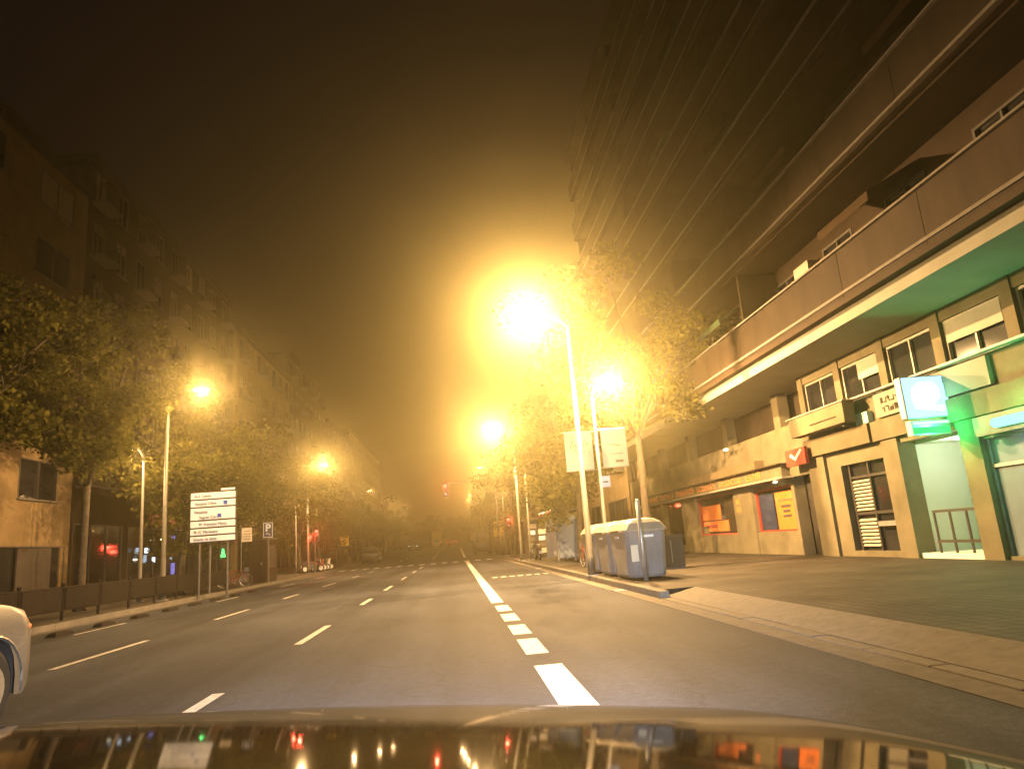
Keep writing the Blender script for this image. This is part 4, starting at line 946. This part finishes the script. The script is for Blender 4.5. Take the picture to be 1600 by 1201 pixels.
# ================================================================== cars
def arc(cy_, cz_, r, a0, a1, n=9): return [(cy_+r*cos(radians(a0+(a1-a0)*i/n)), cz_+r*sin(radians(a0+(a1-a0)*i/n))) for i in range(n+1)]
def car(name, label, x, y, rz, paint, z=0, kind='suv', lights=None, hi=1.0, cat='car'):
    """local +Y is forward, origin at the front axle on the ground"""
    t = empty(name, (x, y, z), rz); tag(t, label, cat)
    Rw = .36; wb_ = 2.6
    if kind == 'van': belt, top, nose, tail = 1.25, 2.15, .85, -wb_-1.0
    else: belt, top, nose, tail = 1.08, 1.64, (.66 if kind == 'suv' else .8), -wb_-.78
    hw = .9
    prof = [(tail+.05, .42), (tail+.08, .28), (-wb_-.46, .26)] + arc(-wb_, .36, .45, 192, -12)[:] + [(-wb_+.6, .24), (-.6, .24)] + arc(0, .36, .45, 192, -12) + [(nose-.1, .26), (nose-.02, .34), (nose, .55), (nose-.01, .78), (nose-.06, .92)]
    prof += [(nose-.18, 1.03), (nose-.45, belt+.01), (-.15, belt+.06), (-.7, belt+.08), (tail+.1, belt+.08), (tail, belt-.08), (tail-.02, .7)]
    loops = []
    for f, inset, dz in ((-1, .16, -.05), (-.985, .06, -.015), (-.93, .0, 0), (-.5, -.06, .015), (0, -.09, .02), (.5, -.06, .015), (.93, 0, 0), (.985, .06, -.015), (1, .16, -.05)):
        L = []
        for (py, pz) in prof:
            k = max(0, (py-.2)/(nose-.2)) if py > .2 else (max(0, (-wb_-.3-py)/.5) if py < -wb_-.3 else 0)
            sgn = -1 if py > 0 else 1
            L.append((f*hw, py+sgn*inset*min(1, k)*1.2, pz+(dz if pz > .9 else 0)))
        loops.append(L)
    bd = MB().loft(loops).build('body', paint, t, smooth=True); bd.modifiers.new('split', 'EDGE_SPLIT').split_angle = radians(38)
    # greenhouse
    cab = MB(); zs = ((belt+.04, hw-.06, -.75 if kind != 'van' else -.1, tail+.12), (belt+.34, hw-.14, -1.12 if kind != 'van' else -.45, tail+.2), (top-.05, hw-.24, -1.6 if kind != 'van' else -.9, tail+.42 if kind != 'van' else tail+.25), (top, hw-.36, -1.8 if kind != 'van' else -1.1, tail+.6))
    cab.loft([[(-w_, b_, z_), (w_, b_, z_), (w_*.97, a_, z_), (-w_*.97, a_, z_)] for z_, w_, a_, b_ in zs]); cab.build('roof', paint, t)
    def gl(pts, nm='window'): MB().add([p for p in pts]+[(p[0]*.985, p[1], p[2]) for p in pts], [(0, 1, 2, 3), (7, 6, 5, 4), (0, 4, 5, 1), (1, 5, 6, 2), (2, 6, 7, 3), (3, 7, 4, 0)]).build(nm, GLASS, t)
    for s in (-1, 1):
        y0_, y1_ = zs[0][2], zs[2][2]
        m_ = (y1_+zs[2][3])/2
        for a0_, a1_, b0_, b1_ in ((y0_-.18, m_+.05, y1_-.02, m_+.05), (m_-.05, zs[0][3]+.35, m_-.05, zs[2][3]+.2)):
            gl([(s*(hw-.055), a0_, belt+.1), (s*(hw-.055), a1_, belt+.1), (s*(hw-.225), b1_, top-.11), (s*(hw-.225), b0_, top-.11)])
    MB().add([(-.72, zs[0][2]+.03, belt+.08), (.72, zs[0][2]+.03, belt+.08), (.6, zs[2][2]+.03, top-.07), (-.6, zs[2][2]+.03, top-.07)], [(0, 1, 2, 3)]).build('windscreen', GLASS, t)
    MB().add([(-.7, zs[0][3]-.02, belt+.1), (.7, zs[0][3]-.02, belt+.1), (.58, zs[2][3]-.03, top-.1), (-.58, zs[2][3]-.03, top-.1)], [(0, 1, 2, 3)]).build('rear_window', GLASS, t)
    for wy in (0, -wb_):
        for s in (-1, 1):
            tr = MB().tube([(s*(hw-.23), wy, Rw), (s*(hw-.22), wy, Rw), (s*(hw-.04), wy, Rw), (s*(hw-.015), wy, Rw)], [Rw-.05, Rw, Rw, Rw-.05], 28).build('wheel', RUBBER, t, smooth=False)
            rm = MB().tube([(s*(hw-.02), wy, Rw), (s*(hw-.008), wy, Rw)], [.22, .21], 20)
            for k in range(5):
                a = 2*pi*k/5; rm.box(s*(hw-.008), s*(hw+.004), wy+.1*cos(a)-.025, wy+.1*cos(a)+.025, Rw+.1*sin(a)-.06, Rw+.1*sin(a)+.06)
            rm.build('rim', RIM, tr)
            MB().tube([(s*(hw-.012), py_, pz_) for py_, pz_ in arc(wy, .36, .452, 190, -10, 16)], .022, 6).build('arch_trim', paint, t)
            MB().tube([(s*(hw-.35), wy, Rw), (s*(hw-.3), wy, Rw)], .44, 20).build('arch_liner', BLACKP, t)
    for s in (-1, 1):
        hm = HEADL if lights in ('head', 'both') else CHROME
        MB().sphere((s*(hw-.2), nose-.13, .86), .17, .13, .085, 12, 8).build('headlight', hm, t)
        MB().sphere((s*(hw-.08), tail+.05, .92), .09, .06, .14, 10, 6).build('tail_light', TAIL if lights in ('tail', 'both') else REDP, t)
        MB().sphere((s*(hw+.09), -.72, belt+.14), .1, .06, .08, 10, 6).build('mirror', paint, t)
        for dy in (-1.0, -2.0): MB().box(s*(hw+.0), s*(hw+.02), dy-.1, dy+.08, belt-.12, belt-.09).build('door_handle', CHROME, t)
    MB().box(-.5, .5, nose+.08, nose+.1, .45, .62).build('grille', BLACKP, t)
    MB().box(-.26, .26, tail-.05, tail-.03, .6, .72).build('number_plate', WHITEP, t)
    return t
suv = car('passing_car', 'pale silver car passing in the next lane at the picture edge', -5.1, 7.08, 0, SILVER, 0, lights='head')
MB().sphere((.86, .56, .86), .03, .05, .035, 10, 6).build('indicator', ORANGE, suv)
car('parked_van', 'dark van parked past the side street on the bin side', 2.9, 82, 0, CARDARK, gz(80), 'van', cat='van')
car('parked_car', 'dark car parked behind the dark van far down the street', 2.95, 74.6+16, 0, CARDARK, gz(90))
car('distant_car', 'distant car with red tail lights in the middle of the road', -.7, 150, 0, CARRED, gz(148), lights='tail')
car('distant_car', 'distant white car with red tail lights left of the middle', -4.3, 168, 0, CARWHITE, gz(166), lights='tail')
car('oncoming_car', 'distant car with a white headlight facing the camera', -8.0, 138, pi, CARDARK, gz(138), lights='head')
car('parked_car', 'dark car parked by the railing side kerb past the motorbikes', -9.5, 84, 0, CARDARK, gz(82))
# yellow box truck at the far end
bt = empty('box_truck', (-4.5, 176, gz(176))); tag(bt, 'yellow box truck standing at the far end of the street', 'truck')
MB().box(-1.2, 1.2, 0, 6, .9, 3.4).build('cargo_box', CARYEL, bt, bevel=.05); MB().box(-1.1, 1.1, 6.1, 7.9, .6, 2.5).build('cab', CARWHITE, bt, bevel=.12); MB().box(-1.0, 1.0, 0, 7.5, .55, .88).build('chassis', DKMET, bt)
MB().box(-1.0, 1.0, 7.86, 7.92, 1.5, 2.3).build('windscreen', GLASS, bt)
for y in (1.2, 6.9):
    for s in (-1, 1): MB().tube([(s*.85, y, .45), (s*1.12, y, .45)], .45, 18).build('wheel', RUBBER, bt)
for s in (-1, 1): MB().box(s*.8-.12, s*.8+.12, -.03, -.005, .92, 1.05).build('tail_light', TAIL, bt)

# ================================================================== our own car: the bonnet in front of the camera
oc = empty('camera_car', (0, 0, 0)); tag(oc, 'dark glossy car bonnet across the bottom edge reflecting the lights', 'car')
XC = -.10
def hood_z(x, y):
    d = abs(x-XC)
    z = .897+.058*(3.371-(y-.064)**2)
    z -= .025*(d/.9)**2 + .035*max(0, (d-.66)/.26)**2.2
    z -= .08*(x-.2)
    if y > 2.02: z -= 1.6*(y-2.02)**2
    return z
NX, NY = 72, 64
vs_ = []; fs_ = []
for j in range(NY+1):
    for i in range(NX+1):
        y = .55+1.85*j/NY; tx = -1+2*i/NX
        hwid = .92 - .12*max(0, (y-1.6)/.8)**2
        x = XC+hwid*tx; vs_.append((x, y, hood_z(x, y)))
for j in range(NY):
    for i in range(NX):
        a = j*(NX+1)+i; fs_.append((a, a+1, a+NX+2, a+NX+1))
hd = MB().add(vs_, fs_).build('bonnet', DKPAINT, oc, smooth=True)
so = hd.modifiers.new('thick', 'SOLIDIFY'); so.thickness = .02; so.offset = -1
fbm = MB().loft([[(XC-.86, 2.2, .25), (XC-.7, 2.42, .25), (XC+.7, 2.42, .25), (XC+.86, 2.2, .25), (XC+.86, 1.9, .25), (XC-.86, 1.9, .25)], [(XC-.86, 2.2, .62), (XC-.7, 2.46, .6), (XC+.7, 2.46, .55), (XC+.86, 2.2, .52), (XC+.86, 1.9, .5), (XC-.86, 1.9, .6)]])
fbm.build('bumper', DKPAINT, oc)
for s in (-1, 1):
    MB().tube([(XC+s*.68, 1.75, .33), (XC+s*.86, 1.75, .33)], .33, 24).build('wheel', RUBBER, oc)
    MB().sphere((XC+s*.62, 2.46, .60), .16, .07, .07, 12, 8).build('headlight', HEADL, oc)
    ld = bpy.data.lights.new('headlight_beam', 'SPOT'); ld.energy = 7000; ld.color = (.86, .89, 1.0); ld.spot_size = radians(86); ld.spot_blend = 1.0; ld.shadow_soft_size = .06
    lo = bpy.data.objects.new('headlight_beam', ld); COL.objects.link(lo); lo.parent = oc
    lo.location = (XC+s*.62, 2.60, .62); lo.rotation_euler = (radians(90-5.5), 0, radians(-s*2))

# ================================================================== haze added to stand in for lens glare round the lamps
hz = MB().box(-60, 60, -45, 300, -1.2, 42).build('haze', None); hz['kind'] = 'stuff'; hz['label'] = 'thin haze added for the glare round the lamps'
hm = bpy.data.materials.new('glare_haze'); hm.use_nodes = True; n = hm.node_tree.nodes; n.clear()
ho = n.new('ShaderNodeOutputMaterial'); pv = n.new('ShaderNodeVolumePrincipled')
pv.inputs['Color'].default_value = (.97, .91, .52, 1); pv.inputs['Density'].default_value = HAZE_D; pv.inputs['Anisotropy'].default_value = HAZE_G  # yellowish colour put in to tint the lamp glow
hm.node_tree.links.new(pv.outputs[0], ho.inputs['Volume']); hz.data.materials.append(hm)
